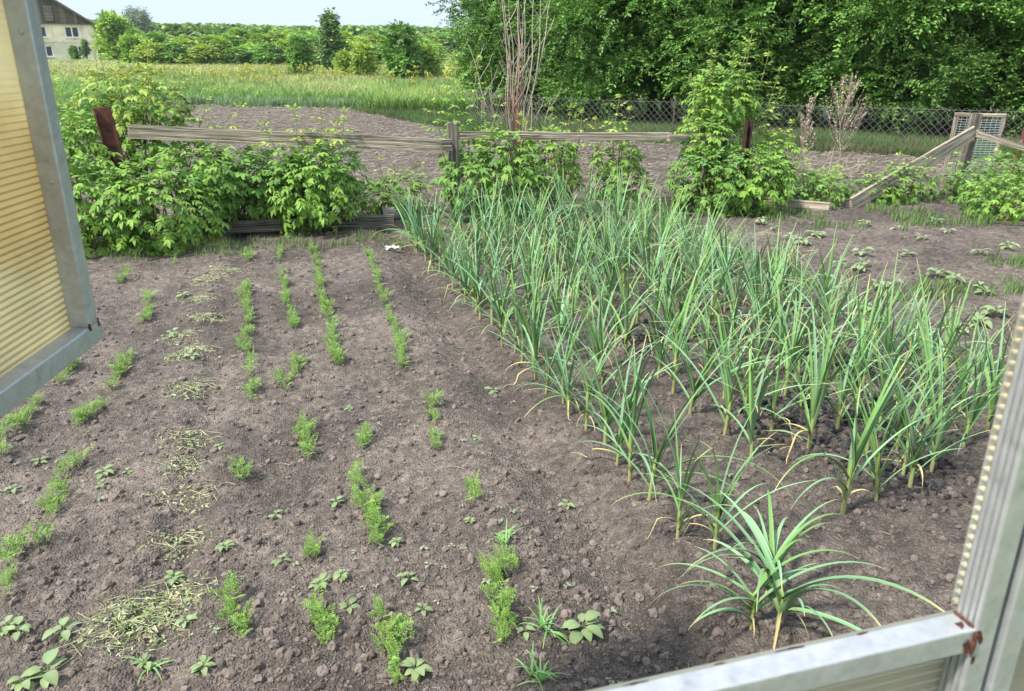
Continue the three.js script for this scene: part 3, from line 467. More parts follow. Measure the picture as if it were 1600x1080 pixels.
const carrotG = []; for (let i = 0; i < 8; i++) { const R = rng(300 + i), a = new Acc(), n = 6 + Math.floor(R() * 6); for (let k = 0; k < n; k++) { const c = jit(R, [.215, .385, .06], .28), f = frond(R, .06 + .045 * R(), c); a.add(f, M4((R() - .5) * .05, -.004, (R() - .5) * .075, 0, R() * 6.28, 0, 1)); } carrotG.push(a.geo()); }
{
  const R = rng(41), names = { a: 'feathery carrot tuft in the row just right of the wilted weeds', b: 'feathery carrot tuft in the second row right of the wilted weeds', c: 'feathery carrot tuft in the third row right of the wilted weeds', d: 'feathery carrot tuft in the row closest to the garlic', e: 'feathery carrot tuft in the row left of the wilted weeds', f: 'feathery carrot tuft in the leftmost row near the vent window' };
  for (const k of 'abcdef') { const list = DATA[k].slice(); DATA[k].forEach(([u, v], i) => { const q = DATA[k][i + 1]; if (q && v > 3.6 && v < 7 && Math.hypot(q[0] - u, q[1] - v) < .6) { for (const t of [.33, .66]) if (R() < .7) list.push([mix(u, q[0], t) + (R() - .5) * .03, mix(v, q[1], t)]); } });
  list.sort((a, b) => a[1] - b[1]); let nth = 0; for (const [u, v] of list) { const row = names[k].split(' in the ')[1]; nth++; const o = new THREE.Mesh(carrotG[Math.floor(R() * 8)], M.leaf); o.name = numbered('carrot_tuft'); tag(o, ord(nth) + ' carrot tuft from the near end of the ' + row, 'carrot', 'carrots in the ' + row); o.castShadow = o.receiveShadow = true;
    o.position.set(u, soilH(u, -v), -v); o.rotation.y = (R() - .5) * .8; const s = .55 + .55 * R(), w = 1 + .6 * R(); o.scale.set(s * .8, s, s * w); scene.add(o); } }
}

// ---------------------------------------------------------------- seedlings, weeds, wilted heaps
function roundLeaf(L, W, c) { // smooth oval leaf with a midrib fold, along +z
  const o = new Acc(), N = 9; let p = null; for (let k = 0; k <= N; k++) { const t = k / N, w = W / 2 * Math.pow(Math.sin(PI * Math.pow(t, .82)), .75) + .0003, y = .10 * L * Math.sin(t * PI) - .16 * L * t * t, e = [o.v(-w, y + .2 * w, t * L, c), o.v(0, y, t * L, [c[0] * 1.15, c[1] * 1.1, c[2] * 1.15]), o.v(w, y + .2 * w, t * L, c)]; if (p) { o.t(p[0], p[1], e[1]); o.t(p[0], e[1], e[0]); o.t(p[1], p[2], e[2]); o.t(p[1], e[2], e[1]); } p = e; } return o; }
function rosette(R, n, L, c, tall = .4) { const a = new Acc(); for (let k = 0; k < n; k++) { const l = L * (.6 + .5 * R()), yaw = k * 2.4 + R(), t = k / n, f = roundLeaf(l, l * .58, jit(R, c, .15)), y = L * tall * t; a.tube([V(0, y * .6, 0), V(Math.sin(yaw) * l * .25, y + .012, Math.cos(yaw) * l * .25)], .0012, [c[0] * 1.3, c[1], c[2] * 1.2], 3); a.add(f, M4(Math.sin(yaw) * l * .22, y + .012, Math.cos(yaw) * l * .22, -.35 + .5 * (1 - t) * .6 + .3 * R(), yaw, (R() - .5) * .4, 1)); } a.tube([V(0, -.01, 0), V(0, L * tall, 0)], .0018, [c[0] * 1.3, c[1], c[2]], 4); return a; }
const weedC = [.24, .34, .15], ros = []; for (let i = 0; i < 7; i++) { const R = rng(600 + i); ros.push(rosette(R, 5 + Math.floor(R() * 6), .058, jit(R, weedC, .15)).geo()); }
const PREP = ['near the bottom left corner', 'under the bottom left corner leaf', 'left of the big wilted heap', 'standing alone near the rail, right of the carrots'];
{
  const R = rng(61);
  DATA.weeds.forEach(([u, v, s], i) => { const o = new THREE.Mesh(ros[i % 7], M.leaf); o.name = numbered('weed_seedling'); tag(o, i < 4 ? 'broad-leaved pale green weed ' + PREP[i] : ord(1 + DATA.weeds.slice(4).filter(q => q[1] < v).length) + ' nearest small pale weed seedling among the carrot rows', 'weed', i < 4 ? undefined : 'weed seedlings among the carrots'); o.position.set(u, soilH(u, -v), -v); o.rotation.y = R() * 6.3; o.scale.setScalar(s * .98); sh(o); scene.add(o); });
  DATA.rweeds.forEach(([u, v], i) => { const o = new THREE.Mesh(ros[(i * 3) % 7], M.leaf); o.name = numbered('weed_plant'); tag(o, ord(1 + DATA.rweeds.filter(q => q[1] < v).length) + ' nearest low weed on the bare soil right of the garlic', 'weed', 'weeds on the bare soil at right'); o.position.set(u, soilH(u, -v), -v); o.rotation.y = R() * 6.3; o.scale.set(1.1 + .5 * R(), 1.1 + R() * .8, 1.2 + .4 * R()); sh(o); scene.add(o); });
  const gb = []; for (let i = 0; i < 2; i++) { const Q = rng(70 + i), a = new Acc(); for (let k = 0; k < 8; k++) a.add(garlicLeaf(Q, .07 + .05 * Q(), .006, .25 + .8 * Q(), 1 + Q()), M4(0, 0, 0, 0, Q() * 6.3, 0, 1), [1.1, 1.25, .9]); gb.push(a.geo()); }
  DATA.grassweeds.forEach(([u, v], i) => { const o = new THREE.Mesh(gb[i % 2], M.leaf); o.name = numbered('grass_weed'); tag(o, ord(1 + DATA.grassweeds.filter(q => q[1] < v).length) + ' nearest small grassy weed sprouting between the carrot tufts', 'weed', 'grassy weeds between the carrots'); o.position.set(u, soilH(u, -v), -v); o.rotation.y = R() * 6; sh(o); scene.add(o); });
}
{ // pulled weeds left to wilt between the rows
  const names = ['biggest pale heap of wilted weeds at lower left', 'wilted weeds joining the right side of the biggest heap', 'small dry wisp of wilted weeds beyond the biggest heap'];
  DATA.wilt.forEach(([u, v, s], i) => {
    const R = rng(800 + i), g = thing('wilted_weeds', names[i] || ord(i + 1) + ' heap of wilted weeds from the near end of their line', 'wilted weeds', u, soilH(u, -v), -v, i < 3 ? undefined : 'wilted heaps between the carrots'), a = new Acc(), b = new Acc();
    const n = Math.round(210 * s / .14 * (i < 2 ? 1.5 : .8)); for (let k = 0; k < n; k++) { const t = R() * 6.28, r = s * Math.pow(R(), .6) * (.65 + .75 * noise(t * .9 + i * 7, i)), l = .012 + .024 * R() * R(), x = Math.cos(t) * r, z = Math.sin(t) * r * .9, y = soilH(u + x, -v + z) - soilH(u, -v) + .003 + .025 * R() * (1 - r / s * .9), c = R() < .68 ? jit(R, [.33, .42, .18], .3) : jit(R, [.50, .48, .34], .3); leaflet(a, l, l * (.2 + .25 * R()), c, M4(x, y, z, (R() - .5) * 1.2, R() * 6.28, (R() - .5) * 1.6, 1), .6, .5); }
    for (let k = 0; k < n * .2; k++) { const r = s * R(), t = R() * 6.28, x = Math.cos(t) * r, z = Math.sin(t) * r, q = R() * 6.28, L = .03 + .08 * R(), y = soilH(u + x, -v + z) - soilH(u, -v) + .012; b.tube([V(x, y, z), V(x + Math.cos(q) * L * .5, y + .012 * R(), z + Math.sin(q) * L * .5), V(x + Math.cos(q + .6) * L, y - .004, z + Math.sin(q + .6) * L)], .0011, jit(R, [.42, .42, .24], .3), 3); }
    part(g, 'wilted_leaves', a.geo(), M.leaf, 'stuff'); part(g, 'dry_stems', b.geo(), M.stem, 'stuff');
  });
}
// crumbs, clods, sprouts and straw nobody could count
const visible = (R) => { const t = Math.pow(R(), 1.45), d = mix(1.25, 9, t), a = (-15.8 + 0) * 0 + 15.8 * PI / 180 + (R() - .5) * 1.32; return [Math.sin(a) * d, -Math.cos(a) * d]; };
{
  for (let q = 0; q < 3; q++) {
    const R = rng(900 + q), b = new THREE.IcosahedronGeometry(1, 1), p = b.attributes.position; const hm = {};
    for (let i = 0; i < p.count; i++) { const k = [p.getX(i), p.getY(i), p.getZ(i)].map(w => w.toFixed(2)).join(); hm[k] = hm[k] || .68 + .55 * R(); p.setXYZ(i, p.getX(i) * hm[k], p.getY(i) * hm[k] * .75, p.getZ(i) * hm[k]); } b.computeVertexNormals();
    const ms = [], cs = []; for (let k = 0; k < 22000; k++) { const [x, z] = visible(R), s = .0015 + .003 * R() + .017 * Math.pow(R(), 15) , y = soilH(x, z); if (x < -4 || z < -8.9) continue; ms.push(M4(x, y + s * .1, z, R() * 3, R() * 6, R() * 3, s, s * (.7 + .5 * R()), s * (.8 + .5 * R()))); const c = (.75 + .75 * R()) * (x > 1 ? .85 : 1); cs.push(new THREE.Color(c, c, c)); }
    stuff(['soil_crumbs', 'soil_clods', 'soil_lumps'][q], b, M.clod, ms, cs, 'loose brown soil crumbs scattered over the beds', 'soil');
    if (q === 0) { // black charred bits among the garlic
      const m2 = []; for (let k = 0; k < 1500; k++) { const c = [[2.55, -2.75], [2.05, -4.1], [2.3, -2.35], [2.8, -3.4], [2.2, -2.9]][k % 5], x = c[0] + (R() + R() - 1) * .32, z = c[1] + (R() + R() - 1) * .38, s = .005 + .018 * R() * R(); m2.push(M4(x, soilH(x, z) + s * .3, z, R() * 3, R() * 6, R() * 3, s, s * .7, s * 1.2)); }
      stuff('charcoal_bits', b, std({ color: new THREE.Color(.022, .022, .025), roughness: .7 }), m2, null, 'black charcoal bits strewn between the garlic stems', 'charcoal');
    }
  }
  const R = rng(930), ms = [], cs = []; const sp = rosette(rng(931), 4, .022, [.30, .36, .22], .2).geo();
  for (let k = 0; k < 900; k++) { const [x, z] = visible(R); if (z < -8.3 || x < -3.5 || fbm(x * 2.3 + 4, z * 2.3, 3) < .5 || (x > .8 && R() < .6)) continue; ms.push(M4(x, soilH(x, z), z, 0, R() * 6, 0, .35 + .75 * R() * R())); const c = .7 + .5 * R(); cs.push(new THREE.Color(c, c, c)); }
  stuff('weed_sprouts', sp, M.leaf, ms, cs, 'tiny weed sprouts dotted over the soil', 'weed sprouts');
  const st = new Acc(); st.tube([V(-.5, 0, 0), V(0, .06, .05), V(.5, 0, -.04)], [.012, .014, .008], [1, 1, 1], 3); const sg = st.geo(), s2 = [], c2 = [];
  for (let k = 0; k < 2600; k++) { let [x, z] = visible(R); if (z < -8.8 || x < -4) continue; s2.push(M4(x, soilH(x, z) + .003, z, 0, R() * 6, (R() - .5) * .3, .02 + .05 * R() * R())); const c = .28 + .25 * R(); c2.push(new THREE.Color(c * 1.1, c * .92, c * .68)); }
  stuff('straw_litter', sg, std({ roughness: .9 }), s2, c2, 'dry straw bits and root threads littering the beds', 'straw');
  const s3 = [], c3 = []; for (let k = 0; k < 22000; k++) { const z = -9 - 23.5 * R(), x = -4 + 17 * R(); if (inField(x, z) < 0) continue; s3.push(M4(x, soilH(x, z, false) + .012, z, 0, (R() - .5) * 1.6 + (R() < .2 ? 1.5 : 0), (R() - .5) * .4, .05 + .12 * R(), .35, .35)); const c = .13 + .22 * R(); c3.push(new THREE.Color(c * 1.08, c * .96, c * .78)); }
  stuff('field_straw', sg, std({ roughness: .9 }), s3, c3, 'pale stubble straw lying across the ploughed field', 'straw');
  const cl = new THREE.IcosahedronGeometry(1, 0), s4 = [], c4 = []; for (let k = 0; k < 16000; k++) { const z = -8.8 - 23.5 * R(), x = -4 + 17 * R(); if (inField(x, z) < 0) continue; const s = .010 + .024 * R() * R(); s4.push(M4(x, soilH(x, z, false), z, R() * 3, R() * 6, R() * 3, s * 1.4, s * .8, s)); const c = .7 + .6 * R(); c4.push(new THREE.Color(c, c, c)); }
  stuff('field_clods', cl, M.clod, s4, c4, 'dry clods of the ploughed field behind the fence', 'soil');
}
{ // the odd stone, a pale scrap and a stump
  const R = rng(990); const stone = (x, z, s, label) => { const b = new THREE.IcosahedronGeometry(s, 2), p = b.attributes.position; for (let i = 0; i < p.count; i++) { const k = .8 + .45 * fbm(p.getX(i) / s * 1.3 + 5 + x * 9, p.getY(i) / s * 1.3 + p.getZ(i) / s + z, 3); p.setXYZ(i, p.getX(i) * k * 1.2, p.getY(i) * k * .7, p.getZ(i) * k); } b.computeVertexNormals(); const o = new THREE.Mesh(b, std({ color: new THREE.Color(.19, .165, .15), roughness: .95 })); o.name = numbered('stone'); tag(o, label, 'stone'); sh(o); o.position.set(x, soilH(x, z) + s * .25, z); o.rotation.y = R() * 6; scene.add(o); };
  for (const [p, s, l] of DATA.stones) stone(p[0], -p[1], s, l);
  const [u, v] = DATA.scrap, a = new Acc(), N = 7; for (let j = 0; j < N; j++) for (let i = 0; i < N; i++) { const x = (i / 6 - .5) * .13, z = (j / 6 - .5) * .07; a.v(x, .02 + .035 * noise(i * .8 + 3, j * .9) - .25 * (x * x + z * z), z + .02 * noise(i, 4), noise(i * .7, j * .8 + 9) > .62 ? [.08, .08, .09] : [.75, .74, .71]); } for (let j = 0; j < N - 1; j++) for (let i = 0; i < N - 1; i++) { const p = j * N + i; a.t(p, p + N, p + 1); a.t(p + 1, p + N, p + N + 1); }
  const o = new THREE.Mesh(a.geo(), std({ vertexColors: true, roughness: .8, side: THREE.DoubleSide })); o.name = 'crumpled_scrap'; tag(o, 'crumpled white and black scrap lying at the head of the carrots', 'scrap'); o.position.set(u, soilH(u, -v), -v); sh(o); scene.add(o);
  const lg = new Acc(); lg.tube([V(-.09, .06, 0), V(0, .068, .01), V(.1, .06, .02)], [.062, .068, .06], [.33, .30, .27], 12); const lo = new THREE.Mesh(lg.geo(), M.stem); lo.name = 'cut_log'; tag(lo, 'short grey cut log lying behind the bottom fence board', 'log'); lo.position.set(1.02, soilH(1.02, -8.25), -8.25); sh(lo); scene.add(lo);
}

// ---------------------------------------------------------------- bushes along the fence
const leafSets = {}; // a few shared leaf shapes per tone
function leafSet(key, c, L, n = 5, k = .22) { if (!leafSets[key]) { const R = rng(key.length * 97 + key.charCodeAt(0)); leafSets[key] = []; for (let i = 0; i < 9; i++) { const a = compound(R, L * (.85 + .3 * R()), jit(R, c, k), n); leafSets[key].push([a, a.geo()]); } } return leafSets[key]; }
const TONE = { fresh: [.20, .37, .045], mid: [.15, .31, .045], deep: [.10, .235, .04], tip: [.33, .44, .065] };
const EYE = V(0, 1.6, 0);
// o: blobs [[x,y,z,rx,ry,rz,count,tone]], shoots [[x,z,h,leanx,leanz,tone]], parts: how many nearest leaves are parts of their own
function bush(name, label, cat, o) {
  const g = thing(name, label, cat, o.at[0], 0, o.at[1], o.group), R = rng(o.seed), L = o.leaf || .112, list = [], wood = new Acc(), wc = o.wood || [.16, .14, .07];
  for (const [x, y, z, rx, ry, rz, n, tone] of o.blobs) {
    for (let k = 0; k < n; k++) { const d = dirOut(R); if (d.y < -.5 && R() < .5) d.y *= -1; const lump = .78 + .34 * fbm(d.x * 2.2 + x * 3 + 7, d.y * 2.2 + d.z * 2.2 + z, 2), r = lump * (R() < .75 ? mix(.86, 1.04, R()) : mix(.5, .9, R())), p = V(x + d.x * rx * r, y + d.y * ry * r, z + d.z * rz * r); if (p.y < .03) p.y = .03 + .1 * R();
      const out = V(d.x / rx, d.y / ry, d.z / rz).normalize(), dir = out.clone().multiplyScalar(.8).add(V(R() - .5, -.35 - .3 * R(), R() - .5)); list.push({ p, dir, up: out.clone().add(V(0, .9, 0)).add(V(R() - .5, R() - .5, R() - .5).multiplyScalar(.7)), tone: R() < .12 ? 'deep' : (tone || 'fresh'), s: .7 + .55 * R() }); }
    for (let k = 0; k < Math.min(9, n / 50); k++) { const d = dirOut(R), b = V(x + (R() - .5) * .3 * rx, 0, z + (R() - .5) * .3 * rz); wood.tube([b, V(x + d.x * rx * .3, Math.max(.1, y * .7), z + d.z * rz * .3), V(x + d.x * rx * .8, Math.max(.15, y + d.y * ry * .7), z + d.z * rz * .8)], [.011, .008, .003], wc, 5); }
  }
  for (const [x, z, h, lx, lz, tone, h0 = .2, dens = 1] of o.shoots || []) {
    const pts = []; for (let k = 0; k <= 8; k++) { const t = k / 8; pts.push(V(x + lx * t * t + .02 * Math.sin(t * 7 + x * 9), h * t, z + lz * t * t)); } wood.tube(pts, pts.map((_, k) => mix(.010, .0028, k / 8)), [.20, .24, .09], 5);
    const n = Math.round((h - h0) / .085 * dens); for (let k = 0; k <= n; k++) { const t = mix(h0 / h, 1, k / n), q = Math.min(7, Math.floor(t * 8)), p = pts[q].clone().lerp(pts[q + 1], t * 8 - q), yaw = k * 1.57 + R() * .6; for (const e of [0, PI]) { const dir = V(Math.cos(yaw + e), .35 + .5 * (t > .9) - .25 * R(), Math.sin(yaw + e)); list.push({ p, dir, up: V(0, 1, 0).addScaledVector(dir, -.3), tone: t > .8 ? 'tip' : (tone || 'fresh'), s: mix(1.3, .75, smooth(.7, 1, t)) * (.8 + .4 * R()), shoot: 1 }); } }
    list.push({ p: pts[8], dir: V(.1, 1, .1), up: V(0, 0, 1), tone: 'tip', s: .5, shoot: 1 });
  }
  const base = V(o.at[0], 0, o.at[1]); for (const l of list) { const w = l.p.clone().add(base), to = EYE.clone().sub(w); l.score = (l.shoot ? .5 : 0) + (l.dir.clone().normalize().dot(to.clone().normalize())) - .12 * Math.abs(w.y - .8); }
  list.sort((a, b) => b.score - a.score); const acc = new Acc(); let np = o.parts || 0;
  list.forEach((l, i) => { const S = leafSet(l.tone + (o.kind || ''), (o.tones || TONE)[l.tone], L, o.n || 5), v = S[Math.floor(R() * 9)], m = basis(l.p, l.dir, l.up, l.s); if (i < np) { const q = part(g, 'leaf', v[1], M.leaf); m.decompose(q.position, q.quaternion, q.scale); } else acc.add(v[0], m); });
  if (list.length > np) part(g, 'foliage', acc.geo(), M.leaf, 'stuff'); part(g, 'stems', wood.geo(), M.stem, 'stuff');
  return g;
}
bush('maple_bush', 'big bright green maple bush swallowing the leaning rusty post', 'bush', { at: [-1.4, -7.55], seed: 3, parts: 290, blobs: [[-.4, .36, .0, .58, .42, .42, 560], [.25, .34, .12, .52, .40, .40, 520], [-.5, .78, -.25, .40, .36, .3, 260], [.05, .85, -.75, .62, .42, .28, 420], [.6, .62, -.2, .34, .24, .25, 150], [.05, 1.2, -.75, .5, .3, .3, 200, 'tip']],
  shoots: [[-.45, -.6, 1.45, -.1, 0, 'fresh', .8], [-.2, -.75, 1.66, .05, 0, 'tip', .9], [.1, -.7, 1.6, .15, 0, 'tip', .8], [.3, -.75, 1.55, .25, .05, 'tip', .7], [.4, -.7, 1.3, .4, 0, 'tip', .6], [.5, -.7, 1.15, .55, .05, 'tip', .6], [-.6, -.5, 1.35, -.2, .1, 'fresh', .7], [.05, -.7, 1.4, -.05, .1, 'tip', .7], [-.05, -.8, 1.75, -.1, 0, 'tip', 1], [.2, -.8, 1.72, .05, 0, 'tip', 1]] });
bush('maple_shrub', 'dark green shrub hanging under the rail left of centre', 'bush', { at: [-.42, -7.95], seed: 5, parts: 140, blobs: [[-.05, .46, .0, .42, .27, .28, 340, 'mid'], [-.3, .42, .1, .3, .26, .25, 150, 'mid'], [.25, .48, .0, .3, .25, .25, 190, 'mid'], [0, .3, -.1, .4, .2, .2, 90, 'deep']], shoots: [[.1, 0, .80, .05, .1, 'mid', .4], [-.2, .05, .78, -.1, .1, 'mid', .4]] });
bush('maple_bush', 'green bush climbing over the top rail, right end of the left hedge', 'bush', { at: [.22, -7.9], seed: 7, parts: 190, blobs: [[0, .36, .12, .40, .38, .32, 420], [.12, .52, .0, .38, .26, .28, 300, 'mid'], [-.1, .44, .15, .3, .26, .25, 150]], shoots: [[-.05, .05, 1.14, -.05, .08, 'tip', .6], [.12, 0, 1.22, .0, .05, 'tip', .6], [.22, .05, 1.12, .12, .05, 'tip', .6], [.0, .1, 1.0, .25, .1, 'fresh', .5], [-.15, .1, 1.02, -.22, .1, 'fresh', .5]] });
bush('maple_sapling', 'pair of leafy pale green shoots rising behind the wooden post', 'sapling', { at: [1.78, -8.3], seed: 9, parts: 70, blobs: [[.1, .72, -.05, .32, .25, .25, 90, 'fresh']], shoots: [[0, -.05, 1.60, -.05, 0, 'fresh', .75, 1.2], [.1, -.05, 1.56, .1, 0, 'fresh', .75, 1.2], [-.1, 0, 1.25, -.2, 0, 'fresh', .7], [.2, 0, 1.2, .22, .05, 'fresh', .6]] });
bush('maple_shrub', 'leafy shrub at the foot of the wooden fence post', 'bush', { at: [2.0, -8.0], seed: 11, parts: 140, blobs: [[-.22, .4, .1, .28, .26, .25, 190, 'mid'], [.12, .5, .12, .36, .36, .28, 300, 'fresh'], [.3, .3, .15, .3, .3, .22, 160, 'mid']], shoots: [[.3, 0, .95, .1, 0, 'fresh', .5], [.0, .1, .9, 0, .05, 'fresh', .4]] });
bush('ash_shrub', 'yellow-green feathery shrub right of the bare red shrub', 'bush', { at: [2.78, -8.35], seed: 13, parts: 60, leaf: .11, blobs: [[0, .45, 0, .34, .40, .25, 330, 'fresh']], shoots: [[-.2, 0, 1.0, -.1, .0, 'tip', .6], [0, 0, 1.05, .02, 0, 'tip', .6], [.15, 0, 1.08, .08, 0, 'tip', .6], [.28, 0, 1.02, .1, 0, 'tip', .6]] });
bush('maple_sapling', 'lone small sapling poking above the rail before the wire mesh', 'sapling', { at: [3.5, -8.25], seed: 15, parts: 60, blobs: [[.05, .5, 0, .26, .34, .22, 170, 'fresh'], [.1, .22, .1, .3, .22, .2, 120, 'mid']], shoots: [[0, 0, 1.18, .02, .03, 'tip', .75], [.06, 0, 1.05, .1, 0, 'tip', .6], [-.1, 0, .95, -.12, 0, 'tip', .5]] });
bush('maple_bush', 'tall bright maple bush growing round the dark metal post', 'bush', { at: [4.72, -7.75], seed: 17, parts: 290, blobs: [[-.35, .32, .1, .42, .36, .40, 440, 'mid'], [.12, .32, .15, .44, .35, .42, 520, 'fresh'], [-.28, .74, -.2, .24, .28, .3, 200, 'fresh'], [.0, 1.15, -.35, .36, .32, .30, 360, 'fresh'], [.2, .85, -.55, .3, .3, .25, 160, 'fresh']],
  shoots: [[-.2, -.2, 1.62, -.06, 0, 'tip', 1.1], [0, -.2, 1.6, -.02, 0, 'tip', 1.1], [.12, -.25, 1.84, .08, 0, 'tip', 1.1], [.2, -.2, 1.6, .2, 0, 'tip', 1.0], [-.28, -.2, 1.38, -.2, 0, 'tip', .9], [.25, -.2, 1.25, .34, .05, 'tip', .8], [.3, -.2, 1.45, .28, 0, 'tip', .8], [-.1, -.3, 1.5, -.15, .1, 'tip', .9], [.05, -.3, 1.72, .15, 0, 'tip', 1.0], [.2, -.1, .9, .5, .05, 'fresh', .5], [-.3, 0, .95, -.35, .1, 'fresh', .5]] });
bush('ash_shrub', 'thin yellowish shrub at the right side of the tall maple bush', 'bush', { at: [5.28, -7.85], seed: 19, parts: 40, leaf: .09, blobs: [[0, .42, 0, .24, .36, .2, 200, 'fresh']], shoots: [[.05, 0, .75, .1, .05, 'tip', .3], [-.08, 0, .8, 0, .05, 'fresh', .3], [.12, 0, .6, .2, .1, 'tip', .2]] });
bush('currant_bush', 'low bright green bush in the right corner below the screen', 'bush', { at: [7.15, -6.45], seed: 23, parts: 150, leaf: .10, n: 3, kind: 'c', blobs: [[0, .20, 0, .42, .24, .36, 330, 'fresh'], [.5, .22, -.05, .45, .27, .38, 360, 'fresh'], [1.1, .24, -.1, .5, .3, .4, 330, 'fresh'], [.3, .3, -.35, .5, .28, .3, 220, 'mid']] });
for (const [x, z, s, l] of [[5.75, -7.75, .75, 'low weeds growing beside the short pale plank'], [6.55, -7.7, .7, 'leafy weeds under the leaning grey plank'], [7.0, -7.75, .85, 'dark leafy weeds at the foot of the dark post'], [7.7, -7.6, .85, 'weeds between the dark post and the corner bush'], [8.6, -7.9, .8, 'weeds at the foot of the wire screen'], [.82, -8.35, .8, 'yellowish weeds in the gap beyond the bottom board'], [1.15, -8.6, .9, 'tall weeds behind the short grey log'], [6.2, -8.3, .6, 'sparse weeds around the dry brush']])
  bush('weed_clump', l, 'weeds', { at: [x, z], seed: Math.round(x * 31 - z * 7), parts: 24, leaf: .10, n: 3, kind: 'w', blobs: [[0, .16 * s, 0, .34, .2 * s, .26, 130, 'mid'], [.1, .28 * s, .05, .26, .22 * s, .2, 90, 'fresh']], shoots: [[-.1, 0, .62 * s, -.1, .1, 'mid', .1], [.12, 0, .55 * s, .1, .1, 'fresh', .1]] });

{ // bare reddish shrub, many upright stems from one stool
  const g = thing('bare_shrub', 'leafless shrub with upright reddish stems behind the fence', 'shrub', 2.42, 0, -8.55), R = rng(33);
  const st = (x, z, h, lx, bow, r, c, nm = 'branch') => { const a = new Acc(), p = []; for (let k = 0; k <= 9; k++) { const t = k / 9; p.push(V(x + lx * Math.pow(t, 1.3) + bow * Math.sin(t * PI) + .015 * Math.sin(t * 13 + h * 5), .15 + (h - .15) * t, z + .12 * (x > 0 ? 1 : -1) * t * R())); } const rr = p.map((_, k) => mix(r, r * .3, k / 9)), cc = p.map((_, k) => [0, 1, 2].map(q => mix(c[q], [.42, .35, .31][q], smooth(.35, .9, k / 9)))); a.tube(p, rr, cc, 5);
    for (let k = 4; k < 9; k++) if (R() < .5) { const s = R() < .5 ? -1 : 1, L = .12 + .25 * R(); a.tube([p[k], V(p[k].x + s * L * .4, p[k].y + L * .6, p[k].z), V(p[k].x + s * L * .55, p[k].y + L, p[k].z)], [r * .4, r * .28, r * .15], [.42, .35, .31], 4); } part(g, nm, a.geo(), M.stem); };
  const red = [.30, .115, .085], gr = [.36, .30, .25];
  for (let k = 0; k < 14; k++) st(-.04 + .09 * R(), (R() - .5) * .1, 1.7 + 1.1 * R(), -.16 + .46 * R(), (R() - .5) * .10, .008 + .004 * R(), k % 4 ? red : gr);
  st(.02, 0, 2.3, .42, .03, .011, gr); st(.03, .02, 2.5, .30, .08, .010, gr); st(-.03, 0, 1.72, -.42, -.02, .009, gr); st(-.02, .05, 1.3, -.24, -.03, .007, gr); st(.05, .04, 1.55, .17, .06, .009, gr); st(.06, .03, 1.15, .36, .06, .007, gr); st(-.02, 0, 1.5, -.22, -.04, .006, gr); st(.06, 0, 1.0, .22, .03, .007, gr);
  const a = new Acc(); a.tube([V(.03, -.05, .05), V(.05, .25, .03), V(.02, .5, .02), V(0, .95, 0)], [.032, .028, .034, .045], [.22, .19, .16], 8); part(g, 'trunk', a.geo(), M.stem);
}
function dryWeed(label, x, z, h, w, seed) { // last year's feathered seed stalk
  const g = thing('dry_weed', label, 'dry weed', x, 0, z), R = rng(seed), a = new Acc(), b = new Acc(), c = [.42, .33, .26];
  const p = []; for (let k = 0; k <= 8; k++) p.push(V(.03 * Math.sin(k), h * k / 8, .02 * Math.cos(k * 2))); a.tube(p, p.map((_, k) => mix(.006, .002, k / 8)), c, 5); part(g, 'stalk', a.geo(), M.stem);
  for (let k = 0; k < 52; k++) { const t = .34 + .62 * R(), q = p[Math.min(7, Math.floor(t * 8))], yaw = R() * 6.28, L = w * (1.15 - t) * (1.2 + .8 * R()) + .05, e = V(q.x + Math.cos(yaw) * L * .5, t * h + L * 1.1, q.z + Math.sin(yaw) * L * .5), s = V(q.x, t * h, q.z), md = s.clone().lerp(e, .5).add(V(Math.cos(yaw) * L * .1, -.02, 0)); b.tube([s, md, e], [.0022, .0018, .001], jit(R, c, .2), 3);
    for (let j = 0; j < 16; j++) { const f = .3 + .7 * R(), o = s.clone().lerp(e, f), l = .014 + .016 * R(); leaflet(b, l, l * .55, jit(R, [.50, .40, .33], .2), M4(o.x, o.y, o.z, -R() * 1.4, R() * 6.28, R(), 1), .4, .2); } }
  part(g, 'seed_heads', b.geo(), M.stem, 'stuff');
}
dryWeed('tall pinkish dry seed plume standing before the chain-link', 6.72, -8.6, 1.32, .36, 51); dryWeed('slimmer dry seed stalk left of the tall plume', 6.32, -8.75, 1.12, .12, 52);
{
  const g = thing('dry_brush', 'tangle of pale dry twigs beside the short plank', 'brush', 6.3, 0, -8.35), R = rng(54); for (let k = 0; k < 30; k++) { const a = new Acc(), yaw = R() * 6.28, L = .3 + .45 * R(), b = V((R() - .5) * .5, .02, (R() - .5) * .4), e = b.clone().add(V(Math.cos(yaw) * L, .15 + .5 * R(), Math.sin(yaw) * L * .5)), m = b.clone().lerp(e, .5).add(V(0, .12 * R(), 0)); a.tube([b, m, e], [.005, .0035, .0015], jit(R, [.42, .36, .29], .25), 4); for (let j = 0; j < 3; j++) { const s = m.clone().lerp(e, R()), q = s.clone().add(V((R() - .5) * .25, (R() - .3) * .2, (R() - .5) * .2)); a.tube([s, q], [.002, .001], [.45, .39, .31], 3); } part(g, 'twig', a.geo(), M.stem); }
}

